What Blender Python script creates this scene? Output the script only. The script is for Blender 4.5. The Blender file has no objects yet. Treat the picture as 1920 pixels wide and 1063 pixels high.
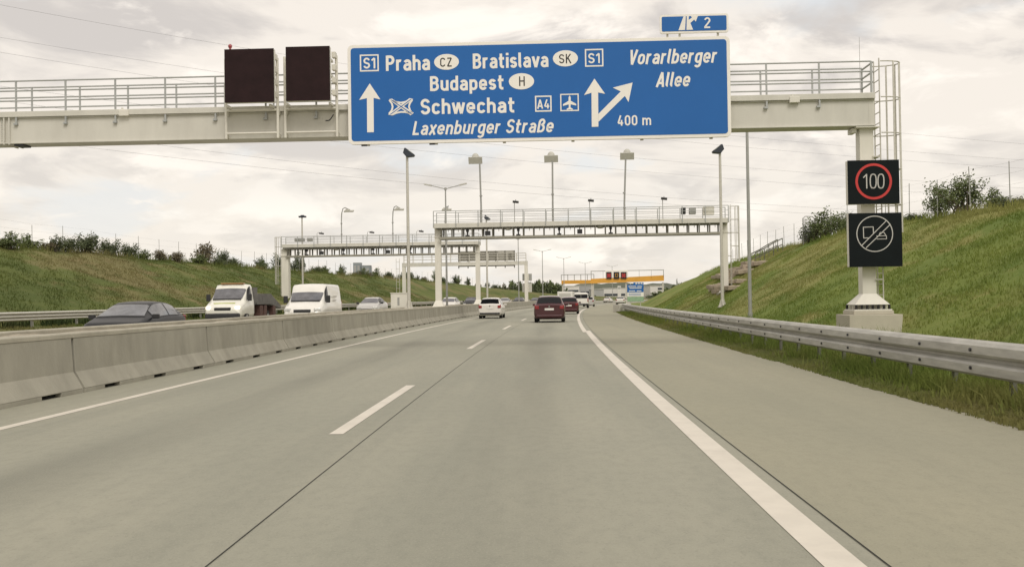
import bpy, math, random
import numpy as np
from mathutils import Vector, Matrix

RND = random.Random(11)
NR = np.random.default_rng(5)
S = bpy.context.scene
COL = S.collection

# ------------------------------------------------------------------ camera
FPX, PITCH, YAW, ROLL, CAMH = 1916.5, 0.0148, -0.0239, 0.0147, 1.391
_r0 = Vector((math.cos(YAW), -math.sin(YAW), 0)); _f0 = Vector((math.sin(YAW), math.cos(YAW), 0)); _z = Vector((0, 0, 1))
CF = _f0 * math.cos(PITCH) + _z * math.sin(PITCH)
_u0 = -_f0 * math.sin(PITCH) + _z * math.cos(PITCH)
CR = _r0 * math.cos(ROLL) - _u0 * math.sin(ROLL)
CU = _r0 * math.sin(ROLL) + _u0 * math.cos(ROLL)
CO = Vector((0, 0, CAMH))
cam = bpy.data.cameras.new('camera'); cam.sensor_width = 36; cam.lens = FPX / 1920 * 36
cam.clip_start = 0.1; cam.clip_end = 12000
camo = bpy.data.objects.new('camera', cam); COL.objects.link(camo)
M = Matrix((CR, CU, -CF)).transposed().to_4x4(); M.translation = CO
camo.matrix_world = M
S.camera = camo

# ------------------------------------------------------------------ sky and sun
SUN_EL, SUN_ROT = math.radians(48), math.radians(160)     # sun behind the camera, veiled by cloud
w = bpy.data.worlds.new('World'); S.world = w; w.use_nodes = True
nt = w.node_tree; nt.nodes.clear()
def N(t, **k):
    n = nt.nodes.new(t)
    for a, b in k.items(): setattr(n, a, b)
    return n
def L(a, b): nt.links.new(a, b)
out = N('ShaderNodeOutputWorld'); mixs = N('ShaderNodeMixShader'); L(mixs.outputs[0], out.inputs[0])
sky = N('ShaderNodeTexSky', sky_type='NISHITA', sun_disc=False, sun_elevation=SUN_EL, sun_rotation=SUN_ROT, air_density=1.0, dust_density=2.0)
b1 = N('ShaderNodeBackground'); b1.inputs[1].default_value = 0.1; L(sky.outputs[0], b1.inputs[0])
b2 = N('ShaderNodeBackground'); b2.inputs[1].default_value = 1.0
mixs.inputs[0].default_value = 0.93
L(b1.outputs[0], mixs.inputs[1]); L(b2.outputs[0], mixs.inputs[2])
tc = N('ShaderNodeTexCoord'); sx = N('ShaderNodeSeparateXYZ'); L(tc.outputs['Generated'], sx.inputs[0])
def math_(op, a, b=None, clamp=False):
    n = N('ShaderNodeMath', operation=op, use_clamp=clamp)
    for i, v in enumerate((a, b)):
        if v is None: continue
        if isinstance(v, (int, float)): n.inputs[i].default_value = v
        else: L(v, n.inputs[i])
    return n.outputs[0]
zc = math_('ADD', math_('MAXIMUM', sx.outputs[2], 0.0), 0.24)
cx = N('ShaderNodeCombineXYZ'); L(math_('DIVIDE', sx.outputs[0], zc), cx.inputs[0]); L(math_('DIVIDE', sx.outputs[1], zc), cx.inputs[1])
cx.inputs[2].default_value = 3.7
def noise(scale, detail, rough, dist=0.0, vec=None):
    n = N('ShaderNodeTexNoise'); n.inputs['Scale'].default_value = scale; n.inputs['Detail'].default_value = detail
    n.inputs['Roughness'].default_value = rough; n.inputs['Distortion'].default_value = dist
    L(vec or cx.outputs[0], n.inputs['Vector']); return n.outputs[0]
def ramp(v, a, b):
    n = N('ShaderNodeMapRange', interpolation_type='SMOOTHSTEP'); L(v, n.inputs[0]); n.inputs[1].default_value = a; n.inputs[2].default_value = b
    return n.outputs[0]
def mixc(f, a, b):
    n = N('ShaderNodeMix', data_type='RGBA'); L(f, n.inputs[0])
    for i, v in ((6, a), (7, b)):
        if isinstance(v, tuple): n.inputs[i].default_value = (*v, 1)
        else: L(v, n.inputs[i])
    return n.outputs[2]
grey = ramp(noise(2.6, 8, .56, .5), .45, .61)
bright = ramp(noise(3.4, 8, .58, .4), .54, .68)
blue = ramp(noise(2.1, 6, .5, .3), .56, .68)
c = mixc(grey, (1.0, .918, .822), (.715, .66, .612))
c = mixc(math_('MULTIPLY', blue, .85), c, (.82, .86, .89))
c = mixc(bright, c, (1.16, 1.07, .96))
hz = ramp(sx.outputs[2], .22, .02)                          # paler towards the horizon
c = mixc(math_('MULTIPLY', hz, .6), c, (.975, .905, .808))
lo = N('ShaderNodeMapping'); lo.inputs['Scale'].default_value = (7, 7, 17); lo.inputs['Location'].default_value = (1.3, .4, .2); L(tc.outputs['Generated'], lo.inputs['Vector'])
puff = ramp(noise(1.0, 8, .55, .25, lo.outputs[0]), .52, .63)       # low heaped clouds
band = math_('MULTIPLY', ramp(sx.outputs[2], .018, .04), ramp(sx.outputs[2], .14, .06))
shade = ramp(noise(1.3, 6, .5, .2, lo.outputs[0]), .45, .7)
c = mixc(math_('MULTIPLY', math_('MULTIPLY', shade, band), .35), c, (.82, .785, .74))
c = mixc(math_('MULTIPLY', puff, band), c, (1.14, 1.07, .965))
L(c, b2.inputs[0])
sun = bpy.data.lights.new('sun', 'SUN'); sun.energy = 1.6; sun.angle = math.radians(25); sun.color = (1, .95, .87)
suno = bpy.data.objects.new('sun', sun); COL.objects.link(suno)
suno.rotation_euler = (math.radians(90) - SUN_EL, 0, math.pi - SUN_ROT)
S.view_settings.view_transform = 'Standard'; S.view_settings.look = 'None'; S.view_settings.exposure = 0; S.view_settings.gamma = 1

# ------------------------------------------------------------------ helpers
def at(px, py, Y):
    d = CR * ((px - 960) / FPX) - CU * ((py - 531.5) / FPX) + CF
    return CO + d * (Y / d.y)

K = 0.0005653
def off(s):
    return K * s * s / 2 + (0.0006 * (s - 170) ** 2 if s > 170 else 0)
def head(s):
    return K * s + (0.0012 * (s - 170) if s > 170 else 0)
def W(u, s, z=0.0): return Vector((u + off(s), s, z))

def lerp(xs, ys, x): return float(np.interp(x, xs, ys))
def smooth(t): t = min(1, max(0, t)); return t * t * (3 - 2 * t)
CREST_R = ([-30, 38, 60, 95, 155, 222, 290, 330], [4.4, 4.75, 5.3, 5.3, 4.6, 2.7, .5, .05])
CREST_RU = ([0, 155, 222, 290], [18, 18, 14.5, 11])
CREST_L = ([-30, 60, 200, 240, 320, 420], [5.4, 5.45, 5.5, 5.0, 2.6, .6])
def bump(x, y):
    return .5 * math.sin(x * .9 + 1.3 * math.sin(y * .21)) * math.sin(y * .37 + .5) + .3 * math.sin(x * 2.1 + y * .83) + .2 * math.sin(y * 1.7 - x * 1.1)
def gz(u, s):
    """ground height at road offset u and station s"""
    if u > 4.6:
        hc = lerp(*CREST_R, s); uc = lerp(*CREST_RU, s)
        if u < 7.6: z = .02 + .16 * smooth((u - 4.9) / 2.7)
        else:
            t = max(0, (u - 9.0) / (uc - 9.0))
            z = .18 + (hc - .18) * (t if t < .85 else .85 + .15 * math.sin(min(1, (t - .85) / .3) * math.pi / 2)) if t < 1.15 else hc - min(.6, (u - uc - 1.5) * .03)
            z += .13 * bump(u, s) * smooth((u - 9.0) / 2) * min(1, hc / 3)
        return max(z, -.04)
    if u < -20.9:
        hc = lerp(*CREST_L, s)
        if u > -23.6: z = .40 + .08 * smooth((-20.9 - u) / 1.5)
        else:
            t = (-23.6 - u) / 12.4
            z = .48 + (hc - .48) * (t if t < .85 else .85 + .15 * math.sin(min(1, (t - .85) / .3) * math.pi / 2)) if t < 1.15 else hc - min(.8, (-u - 38) * .03)
            z += .16 * bump(u, s) * smooth((-23.6 - u) / 2) * min(1, hc / 3)
        return max(z, -.04)
    return 0.0

def bank_z(u): return .034 * (-u - 9.6) if u < -9.6 else 0.0          # the bend is banked: the oncoming side rises to the left

class MB:
    def __init__(s): s.v = []; s.f = []; s.mi = []; s.sm = []
    def add(s, vs, fs, mi=0, smooth=False):
        o = len(s.v); s.v += [tuple(v) for v in vs]
        for f in fs: s.f.append([i + o for i in f]); s.mi.append(mi); s.sm.append(smooth)
        return s
    def box(s, c, d, mi=0, rz=0, rx=0, ry=0):
        a, b, e = d[0] / 2, d[1] / 2, d[2] / 2
        vs = [Vector((x, y, z)) for x in (-a, a) for y in (-b, b) for z in (-e, e)]
        if rz or rx or ry:
            m = Matrix.Rotation(rz, 3, 'Z') @ Matrix.Rotation(ry, 3, 'Y') @ Matrix.Rotation(rx, 3, 'X'); vs = [m @ v for v in vs]
        c = Vector(c)
        return s.add([v + c for v in vs], [(0, 1, 3, 2), (4, 6, 7, 5), (0, 4, 5, 1), (2, 3, 7, 6), (0, 2, 6, 4), (1, 5, 7, 3)], mi)
    def cyl(s, p0, p1, r0, r1=None, n=10, mi=0, caps=True):
        p0, p1 = Vector(p0), Vector(p1); r1 = r0 if r1 is None else r1
        d = (p1 - p0).normalized(); x = d.cross(Vector((0, 0, 1)) if abs(d.z) < .9 else Vector((0, 1, 0))).normalized(); y = d.cross(x)
        vs = []
        for p, r in ((p0, r0), (p1, r1)):
            vs += [p + (x * math.cos(2 * math.pi * i / n) + y * math.sin(2 * math.pi * i / n)) * r for i in range(n)]
        s.add(vs, [(i, (i + 1) % n, n + (i + 1) % n, n + i) for i in range(n)], mi, True)
        if caps: s.add(vs[:n], [tuple(range(n))][::-1], mi); s.add(vs[n:], [tuple(range(n))], mi)
        return s
    def tube(s, pts, r, n=8, mi=0):
        pts = [Vector(p) for p in pts]; vs = []; fs = []
        for k, p in enumerate(pts):
            d = (pts[min(k + 1, len(pts) - 1)] - pts[max(k - 1, 0)]).normalized()
            x = d.cross(Vector((0, 0, 1)) if abs(d.z) < .95 else Vector((0, 1, 0))).normalized(); y = d.cross(x)
            rr = r[k] if isinstance(r, (list, tuple)) else r
            vs += [p + (x * math.cos(2 * math.pi * i / n) + y * math.sin(2 * math.pi * i / n)) * rr for i in range(n)]
        for k in range(len(pts) - 1):
            fs += [(k * n + i, k * n + (i + 1) % n, (k + 1) * n + (i + 1) % n, (k + 1) * n + i) for i in range(n)]
        s.add(vs, fs, mi, True)
        s.add(vs[:n], [tuple(range(n))], mi); s.add(vs[-n:], [tuple(range(n))], mi)
        return s
    def prism(s, poly, y0, y1, mi=0):
        """polygon in local x-z pushed from y0 to y1"""
        n = len(poly); vs = [(x, y0, z) for x, z in poly] + [(x, y1, z) for x, z in poly]
        return s.add(vs, [tuple(range(n)), tuple(range(2 * n - 1, n - 1, -1))] + [(i, n + i, n + (i + 1) % n, (i + 1) % n) for i in range(n)], mi)
    def prismx(s, poly, x0, x1, mi=0):
        n = len(poly); vs = [(x0, y, z) for y, z in poly] + [(x1, y, z) for y, z in poly]
        return s.add(vs, [tuple(range(n)), tuple(range(2 * n - 1, n - 1, -1))] + [(i, n + i, n + (i + 1) % n, (i + 1) % n) for i in range(n)], mi)
    def ellipsoid(s, c, d, n=12, m=7, mi=0, z0=-1.0):
        vs = []; fs = []
        for j in range(m + 1):
            ph = math.asin(z0) + (math.pi / 2 - math.asin(z0)) * j / m
            for i in range(n):
                a = 2 * math.pi * i / n
                vs.append((c[0] + d[0] * math.cos(ph) * math.cos(a), c[1] + d[1] * math.cos(ph) * math.sin(a), c[2] + d[2] * math.sin(ph)))
        for j in range(m):
            fs += [(j * n + i, j * n + (i + 1) % n, (j + 1) * n + (i + 1) % n, (j + 1) * n + i) for i in range(n)]
        return s.add(vs, fs, mi, True)
    def ring(s, c, r, w_, t, n=40, mi=0):
        """flat ring in local x-z, front at c.y"""
        vs = []
        for rr in (r - w_ / 2, r + w_ / 2):
            for y in (0, t):
                vs += [(c[0] + rr * math.cos(2 * math.pi * i / n), c[1] + y, c[2] + rr * math.sin(2 * math.pi * i / n)) for i in range(n)]
        fs = []
        for i in range(n):
            j = (i + 1) % n
            fs += [(i, j, 2 * n + j, 2 * n + i), (2 * n + i, 2 * n + j, 3 * n + j, 3 * n + i), (i, n + i, n + j, j)]
        return s.add(vs, fs, mi)
    def build(s, name, mats, parent=None, bevel=0, loc=None):
        me = bpy.data.meshes.new(name); me.from_pydata(s.v, [], s.f)
        mats = mats if isinstance(mats, (list, tuple)) else [mats]
        for m in mats: me.materials.append(m)
        me.polygons.foreach_set('material_index', s.mi); me.polygons.foreach_set('use_smooth', s.sm); me.update()
        o = bpy.data.objects.new(name, me); COL.objects.link(o)
        if parent: o.parent = parent
        if loc is not None: o.location = loc
        if bevel:
            b = o.modifiers.new('bevel', 'BEVEL'); b.width = bevel; b.segments = 2; b.limit_method = 'ANGLE'
        return o

def tag(o, label, cat, group=None):
    o['label'] = label; o['category'] = cat
    if group: o['group'] = group
    return o
def kind(o, k): o['kind'] = k; return o
def thing(name, label, cat, loc=(0, 0, 0), rz=0, group=None):
    o = bpy.data.objects.new(name, None); COL.objects.link(o); o.empty_display_size = .2
    o.location = loc; o.rotation_euler = (0, 0, rz)
    return tag(o, label, cat, group)
def copy_tree(o, parent=None):
    c = o.copy(); COL.objects.link(c)
    if parent: c.parent = parent
    for ch in list(o.children): copy_tree(ch, c)
    return c
def grid_obj(name, us, ss, zf, m):
    v = [tuple(W(u, s, zf(u, s))) for s in ss for u in us]; n = len(us)
    f = [(j * n + i, j * n + i + 1, (j + 1) * n + i + 1, (j + 1) * n + i) for j in range(len(ss) - 1) for i in range(n - 1)]
    b = MB(); b.add(v, f, 0, True); o = b.build(name, m)
    at_ = o.data.attributes.new('across', 'FLOAT', 'POINT'); at_.data.foreach_set('value', [u for s in ss for u in us])
    return kind(o, 'structure')

# ------------------------------------------------------------------ materials
def mat(name, col, rough=.7, metal=0.0, var=.12, scale=6.0, bump_=0.0, bscale=None, col2=None, spec=.5, coat=0.0, stretch=None, emit=None, world=False, dirt=0.0):
    m = bpy.data.materials.new(name); m.use_nodes = True; t = m.node_tree; p = t.nodes['Principled BSDF']
    p.inputs['Roughness'].default_value = rough; p.inputs['Metallic'].default_value = metal
    p.inputs['Specular IOR Level'].default_value = spec; p.inputs['Coat Weight'].default_value = coat
    if emit: p.inputs['Emission Color'].default_value = (*emit[:3], 1); p.inputs['Emission Strength'].default_value = emit[3]
    tcn = t.nodes.new('ShaderNodeTexCoord'); v = tcn.outputs['Object']
    if world: g = t.nodes.new('ShaderNodeNewGeometry'); v = g.outputs['Position']
    if stretch:
        mp = t.nodes.new('ShaderNodeMapping'); mp.inputs['Scale'].default_value = stretch; t.links.new(v, mp.inputs['Vector']); v = mp.outputs[0]
    n = t.nodes.new('ShaderNodeTexNoise'); n.inputs['Scale'].default_value = scale; n.inputs['Detail'].default_value = 6; n.inputs['Roughness'].default_value = .6
    t.links.new(v, n.inputs['Vector'])
    mr = t.nodes.new('ShaderNodeMapRange'); mr.inputs[1].default_value = .3; mr.inputs[2].default_value = .7; t.links.new(n.outputs[0], mr.inputs[0])
    mx = t.nodes.new('ShaderNodeMix'); mx.data_type = 'RGBA'; t.links.new(mr.outputs[0], mx.inputs[0])
    c2 = col2 or tuple(x * (1 + var) for x in col); c1 = tuple(x * (1 - var) for x in col) if not col2 else col
    mx.inputs[6].default_value = (*c1, 1); mx.inputs[7].default_value = (*c2, 1)
    colout = mx.outputs[2]
    if dirt:
        n2 = t.nodes.new('ShaderNodeTexNoise'); n2.inputs['Scale'].default_value = scale * .33; n2.inputs['Detail'].default_value = 8; n2.inputs['Roughness'].default_value = .7
        t.links.new(v, n2.inputs['Vector'])
        m2 = t.nodes.new('ShaderNodeMapRange'); m2.inputs[1].default_value = .48; m2.inputs[2].default_value = .75; m2.inputs[4].default_value = dirt; t.links.new(n2.outputs[0], m2.inputs[0])
        x2 = t.nodes.new('ShaderNodeMix'); x2.data_type = 'RGBA'; t.links.new(m2.outputs[0], x2.inputs[0]); t.links.new(colout, x2.inputs[6])
        x2.inputs[7].default_value = (col[0] * .45, col[1] * .42, col[2] * .38, 1); colout = x2.outputs[2]
    t.links.new(colout, p.inputs['Base Color'])
    if bump_:
        nb = t.nodes.new('ShaderNodeTexNoise'); nb.inputs['Scale'].default_value = bscale or scale * 4; nb.inputs['Detail'].default_value = 4; t.links.new(v, nb.inputs['Vector'])
        bb = t.nodes.new('ShaderNodeBump'); bb.inputs['Strength'].default_value = bump_; bb.inputs['Distance'].default_value = .02
        t.links.new(nb.outputs[0], bb.inputs['Height']); t.links.new(bb.outputs[0], p.inputs['Normal'])
    return m

def road_mat(name, base, alt, track, lanes=()):
    """concrete paving: broad blotches, long streaks down the lane and fine grain"""
    m = bpy.data.materials.new(name); m.use_nodes = True; t = m.node_tree; p = t.nodes['Principled BSDF']
    g = t.nodes.new('ShaderNodeNewGeometry')
    def nz(scale, st, det=5, ro=.6):
        mp = t.nodes.new('ShaderNodeMapping'); mp.inputs['Scale'].default_value = st; t.links.new(g.outputs['Position'], mp.inputs['Vector'])
        n = t.nodes.new('ShaderNodeTexNoise'); n.inputs['Scale'].default_value = scale; n.inputs['Detail'].default_value = det; n.inputs['Roughness'].default_value = ro
        t.links.new(mp.outputs[0], n.inputs['Vector']); return n.outputs[0]
    def rg(v, a, b, hi=1.0):
        r = t.nodes.new('ShaderNodeMapRange'); r.inputs[1].default_value = a; r.inputs[2].default_value = b; r.inputs[4].default_value = hi; t.links.new(v, r.inputs[0]); return r.outputs[0]
    def mx(f, a, b):
        x = t.nodes.new('ShaderNodeMix'); x.data_type = 'RGBA'; t.links.new(f, x.inputs[0])
        for i, v in ((6, a), (7, b)):
            if isinstance(v, tuple): x.inputs[i].default_value = (*v, 1)
            else: t.links.new(v, x.inputs[i])
        return x.outputs[2]
    cc = mx(rg(nz(.35, (1, .35, 1), 4), .35, .65), base, alt)
    cc = mx(rg(nz(1.1, (1, .03, 1), 4), .48, .72, .55), cc, track)
    cc = mx(rg(nz(9, (1, .5, 1), 6, .7), .45, .75, .35), cc, tuple(x * .8 for x in track))
    if lanes:                                                # oil-darkened strip along each lane's middle, broken up by noise
        a = t.nodes.new('ShaderNodeAttribute'); a.attribute_name = 'across'; acc = None
        for u in lanes:
            d = t.nodes.new('ShaderNodeMath'); d.operation = 'SUBTRACT'; d.inputs[1].default_value = u; t.links.new(a.outputs['Fac'], d.inputs[0])
            e = t.nodes.new('ShaderNodeMath'); e.operation = 'ABSOLUTE'; t.links.new(d.outputs[0], e.inputs[0])
            r = t.nodes.new('ShaderNodeMapRange'); r.interpolation_type = 'SMOOTHSTEP'; r.inputs[1].default_value = .75; r.inputs[2].default_value = .05; t.links.new(e.outputs[0], r.inputs[0])
            if acc is None: acc = r.outputs[0]
            else:
                q = t.nodes.new('ShaderNodeMath'); q.operation = 'MAXIMUM'; t.links.new(acc, q.inputs[0]); t.links.new(r.outputs[0], q.inputs[1]); acc = q.outputs[0]
        q = t.nodes.new('ShaderNodeMath'); q.operation = 'MULTIPLY'; t.links.new(acc, q.inputs[0]); t.links.new(rg(nz(.5, (1, .12, 1), 4), .3, .7, .7), q.inputs[1])
        cc = mx(q.outputs[0], cc, tuple(x * .60 for x in base))
    cc = mx(rg(nz(70, (1, 1, 1), 3, .6), .50, .66, .4), cc, tuple(x * 1.3 for x in base))
    cc = mx(rg(nz(38, (1, .7, 1), 3, .6), .56, .72, .4), cc, tuple(x * .68 for x in base))
    t.links.new(cc, p.inputs['Base Color']); p.inputs['Roughness'].default_value = .78; p.inputs['Specular IOR Level'].default_value = .35
    b = t.nodes.new('ShaderNodeBump'); b.inputs['Strength'].default_value = .45; b.inputs['Distance'].default_value = .008
    t.links.new(nz(120, (1, 1, 1), 3), b.inputs['Height']); t.links.new(b.outputs[0], p.inputs['Normal'])
    return m

def grass_mat(name, cols, rough=.95, fine=7.0, leafy=False):
    """meadow: green, dark green and straw patches at several sizes, in world space"""
    m = bpy.data.materials.new(name); m.use_nodes = True; t = m.node_tree; p = t.nodes['Principled BSDF']
    g = t.nodes.new('ShaderNodeNewGeometry')
    def nz(scale, det=6, ro=.62, st=(1, .6, 1), o=0):
        mp = t.nodes.new('ShaderNodeMapping'); mp.inputs['Scale'].default_value = st; mp.inputs['Location'].default_value = (o, o, 0); t.links.new(g.outputs['Position'], mp.inputs['Vector'])
        n = t.nodes.new('ShaderNodeTexNoise'); n.inputs['Scale'].default_value = scale; n.inputs['Detail'].default_value = det; n.inputs['Roughness'].default_value = ro
        t.links.new(mp.outputs[0], n.inputs['Vector']); return n.outputs[0]
    def rg(v, a, b, hi=1.0):
        r = t.nodes.new('ShaderNodeMapRange'); r.interpolation_type = 'SMOOTHSTEP'; r.inputs[1].default_value = a; r.inputs[2].default_value = b; r.inputs[4].default_value = hi; t.links.new(v, r.inputs[0]); return r.outputs[0]
    def mx(f, a, b):
        x = t.nodes.new('ShaderNodeMix'); x.data_type = 'RGBA'; t.links.new(f, x.inputs[0])
        for i, v in ((6, a), (7, b)):
            if isinstance(v, tuple): x.inputs[i].default_value = (*v, 1)
            else: t.links.new(v, x.inputs[i])
        return x.outputs[2]
    cc = mx(rg(nz(.22), .38, .64), cols[0], cols[1])
    cc = mx(rg(nz(.13, 5, .6, o=57), .47, .62, .6), cc, cols[2])
    cc = mx(rg(nz(.5, o=31), .54, .72, .75), cc, cols[2])
    cc = mx(rg(nz(1.6, o=11), .55, .75, .7), cc, cols[1])
    cc = mx(rg(nz(fine, 4, .7, (1, 1, 1)), .5, .75, .55), cc, cols[3])
    t.links.new(cc, p.inputs['Base Color']); p.inputs['Roughness'].default_value = rough; p.inputs['Specular IOR Level'].default_value = .15
    b = t.nodes.new('ShaderNodeBump'); b.inputs['Strength'].default_value = .7; b.inputs['Distance'].default_value = .12
    t.links.new(nz(3.2, 6, .7, (1, 1, 1)), b.inputs['Height']); t.links.new(b.outputs[0], p.inputs['Normal'])
    if leafy:                                                # blades let light through
        tr = t.nodes.new('ShaderNodeBsdfTranslucent'); t.links.new(cc, tr.inputs[0]); ms = t.nodes.new('ShaderNodeMixShader'); ms.inputs[0].default_value = .45
        t.links.new(p.outputs[0], ms.inputs[1]); t.links.new(tr.outputs[0], ms.inputs[2]); t.links.new(ms.outputs[0], t.nodes['Material Output'].inputs[0])
    return m

X = {}
X['road'] = road_mat('lane_concrete', (.282, .279, .224), (.332, .321, .255), (.222, .224, .182), (-.25, -4.1, -12.0, -15.8))
X['shoulder'] = road_mat('shoulder_concrete', (.284, .274, .204), (.324, .306, .226), (.246, .240, .182))
X['mark'] = mat('marking_paint', (.63, .585, .505), .6, var=.06, scale=3, dirt=.3, world=True)
X['joint'] = mat('joint_sealant', (.014, .014, .010), .8, world=True)
X['barrier'] = mat('barrier_concrete', (.335, .318, .262), .9, var=.14, scale=1.8, bump_=.3, bscale=40, dirt=.42, world=True, stretch=(1.1, 1.1, .45))
X['slot'] = mat('slot_dark', (.008, .008, .008), .9)
X['cap'] = mat('barrier_cap_concrete', (.40, .375, .305), .9, var=.12, scale=2.5, bump_=.25, bscale=40, dirt=.3, world=True)
X['footing'] = mat('footing_concrete', (.50, .465, .38), .9, var=.08, scale=1.6, bump_=.2, bscale=40, dirt=.25, world=True)
X['gravel'] = mat('median_gravel', (.34, .30, .23), .95, var=.3, scale=14, bump_=.8, bscale=30, world=True)
X['grassR'] = grass_mat('meadow_right', ((.168, .208, .050), (.108, .155, .033), (.285, .255, .10), (.24, .255, .08)))
X['grassL'] = grass_mat('meadow_left', ((.118, .140, .040), (.074, .098, .026), (.22, .175, .088), (.165, .165, .065)))
X['shade_weed'] = grass_mat('painted_shade_weeds', ((.05, .07, .024), (.035, .052, .018), (.08, .08, .035), (.065, .08, .03)), .9, 5)  # very dark greens paint the shade beneath the far left rail
X['verge'] = grass_mat('verge_turf', ((.20, .215, .07), (.15, .18, .05), (.27, .235, .10), (.24, .235, .09)), .95, 9, True)
X['field'] = grass_mat('field', ((.11, .12, .04), (.08, .095, .03), (.17, .15, .07), (.12, .13, .05)))
X['cream'] = mat('cream_steel_paint', (.61, .592, .53), .55, var=.06, scale=1.6, dirt=.22, world=True, stretch=(1.4, 1, .35))
X['creamlite'] = mat('pale_steel_paint', (.70, .675, .60), .5, var=.05, scale=1.6, world=True, dirt=.15, stretch=(1.5, 1, .35))
X['galv'] = mat('galvanised_steel', (.56, .54, .48), .5, .25, var=.12, scale=9, world=True)
X['galvd'] = mat('weathered_rail_steel', (.44, .43, .39), .6, .1, var=.2, scale=3.5, dirt=.5, world=True, stretch=(1, .4, 3))
X['postd'] = mat('dull_post_steel', (.14, .14, .11), .75, .1, var=.3, scale=5, world=True)
X['pole'] = mat('pole_steel', (.36, .36, .34), .5, .3, var=.08, scale=4)
X['blue'] = mat('sign_blue', (.018, .128, .41), .5, var=.04, scale=.7, spec=.3)
X['white'] = mat('sign_white', (.86, .825, .765), .45, var=.03, scale=1)
X['ink'] = mat('sign_black', (.015, .013, .012), .5)
X['vmsL'] = mat('unlit_display', (.022, .010, .011), .75, var=.2, scale=3, spec=.2)
X['vmsR'] = mat('display_face', (.005, .008, .009), .75, var=.2, scale=3, spec=.2)
X['led_r'] = mat('red_leds', (.3, .02, .02), .5, emit=(.85, .06, .045, .26))
X['signback'] = mat('sign_back_aluminium', (.40, .385, .34), .6, .1)
X['chord'] = mat('rack_chord', (.30, .285, .235), .6, var=.1)
X['bed'] = mat('flatbed_steel', (.13, .125, .115), .7, var=.3, scale=3)
X['led_dim'] = mat('dim_red_leds', (.2, .02, .02), .5, emit=(.8, .05, .05, .2))
X['trim'] = mat('window_trim', (.010, .010, .011), .5)
X['led_w'] = mat('white_leds', (.3, .3, .28), .5, emit=(1, .88, .72, .2))
X['dark'] = mat('dark_plastic', (.025, .025, .027), .5)
X['darkmetal'] = mat('dark_lamp_metal', (.035, .042, .055), .45, .2)
X['glass'] = mat('car_glass', (.008, .009, .011), .08, spec=.28)
X['screen'] = mat('windscreen_glass', (.125, .125, .138), .08, spec=.7, var=.35, scale=2.2)
X['painted_sky_glass'] = mat('sky_painted_windscreen', (.15, .155, .17), .08, spec=1.0, var=.4, scale=2.2)  # pale base colour paints in the sky's reflection on the glass
X['tyre'] = mat('tyre_rubber', (.02, .02, .02), .85)
X['rim'] = mat('wheel_alloy', (.4, .4, .4), .35, .8)
X['tail'] = mat('tail_lamp_red', (.26, .022, .024), .3, coat=.3)
X['headoff'] = mat('headlamp_glass', (.6, .6, .58), .15, spec=.7)
X['headon'] = mat('headlamp_lit', (.9, .85, .7), .3, emit=(1, .93, .72, 2.2))
X['plate'] = mat('plate_white', (.72, .7, .66), .5)
def paint(name, c, rough=.28, coat=.6): return mat(name, c, rough, 0, .05, 2.0, coat=coat)
X['p_white'] = paint('white_car_paint', (.72, .69, .64)); X['p_maroon'] = paint('maroon_car_paint', (.055, .009, .013)); X['p_red'] = paint('dark_red_car_paint', (.068, .010, .013))
X['p_grey'] = mat('dark_grey_car_paint', (.014, .015, .018), .35, 0, .05, 2.0, spec=.3); X['p_silver'] = paint('silver_car_paint', (.45, .44, .42)); X['p_van'] = paint('white_van_paint', (.76, .74, .69))
X['p_cream'] = paint('cream_van_paint', (.75, .735, .66)); X['lime'] = paint('lime_stripe', (.5, .55, .12)); X['rust'] = mat('rust_red_load', (.10, .052, .042), .8, var=.4, scale=8)
X['stone'] = mat('rough_stone', (.36, .30, .23), .95, var=.3, scale=3, bump_=.8, bscale=9, world=True, dirt=.4)
X['bark'] = mat('bark', (.09, .07, .05), .9, var=.3, scale=12)
X['leafA'] = mat('shrub_leaf_green', (.075, .11, .035), .7, scale=1.5, col2=(.15, .175, .065), world=True)
X['leafB'] = mat('shrub_leaf_dark', (.05, .07, .03), .7, scale=1.5, col2=(.11, .13, .055), world=True)
X['leafC'] = mat('shrub_leaf_brown', (.11, .09, .05), .7, scale=1.5, col2=(.16, .135, .075), world=True)
X['orange'] = mat('orange_paint', (.68, .345, .05), .5, var=.08, scale=.5, world=True)
X['rack'] = mat('rack_steel', (.17, .16, .13), .6, var=.1)
X['railing'] = mat('railing_steel', (.40, .41, .40), .5, .2, var=.1, scale=6, world=True)
X['dullorange'] = mat('dull_beacon', (.30, .17, .07), .4)
X['wire'] = mat('cable', (.18, .18, .19), .6)
X['bwhite'] = mat('hall_white', (.68, .66, .62), .7, var=.05, scale=.2); X['bgrey'] = mat('hall_grey', (.38, .38, .37), .7, var=.08, scale=.2)
X['bdark'] = mat('hall_glass', (.06, .07, .08), .2); X['tower'] = mat('tower_grey', (.26, .29, .31), .7, var=.08, scale=.1); X['hill'] = mat('wooded_hill', (.06, .075, .05), .95, col2=(.09, .1, .06), scale=.02, world=True)
X['lampgrey'] = mat('antenna_grey', (.5, .49, .44), .6, var=.06)
X['green'] = mat('sign_green', (.28, .42, .27), .5); X['paleblue'] = mat('sign_pale_blue', (.32, .42, .55), .5)
X['beacon'] = mat('red_beacon', (.35, .06, .07), .3, coat=.5)

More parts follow.
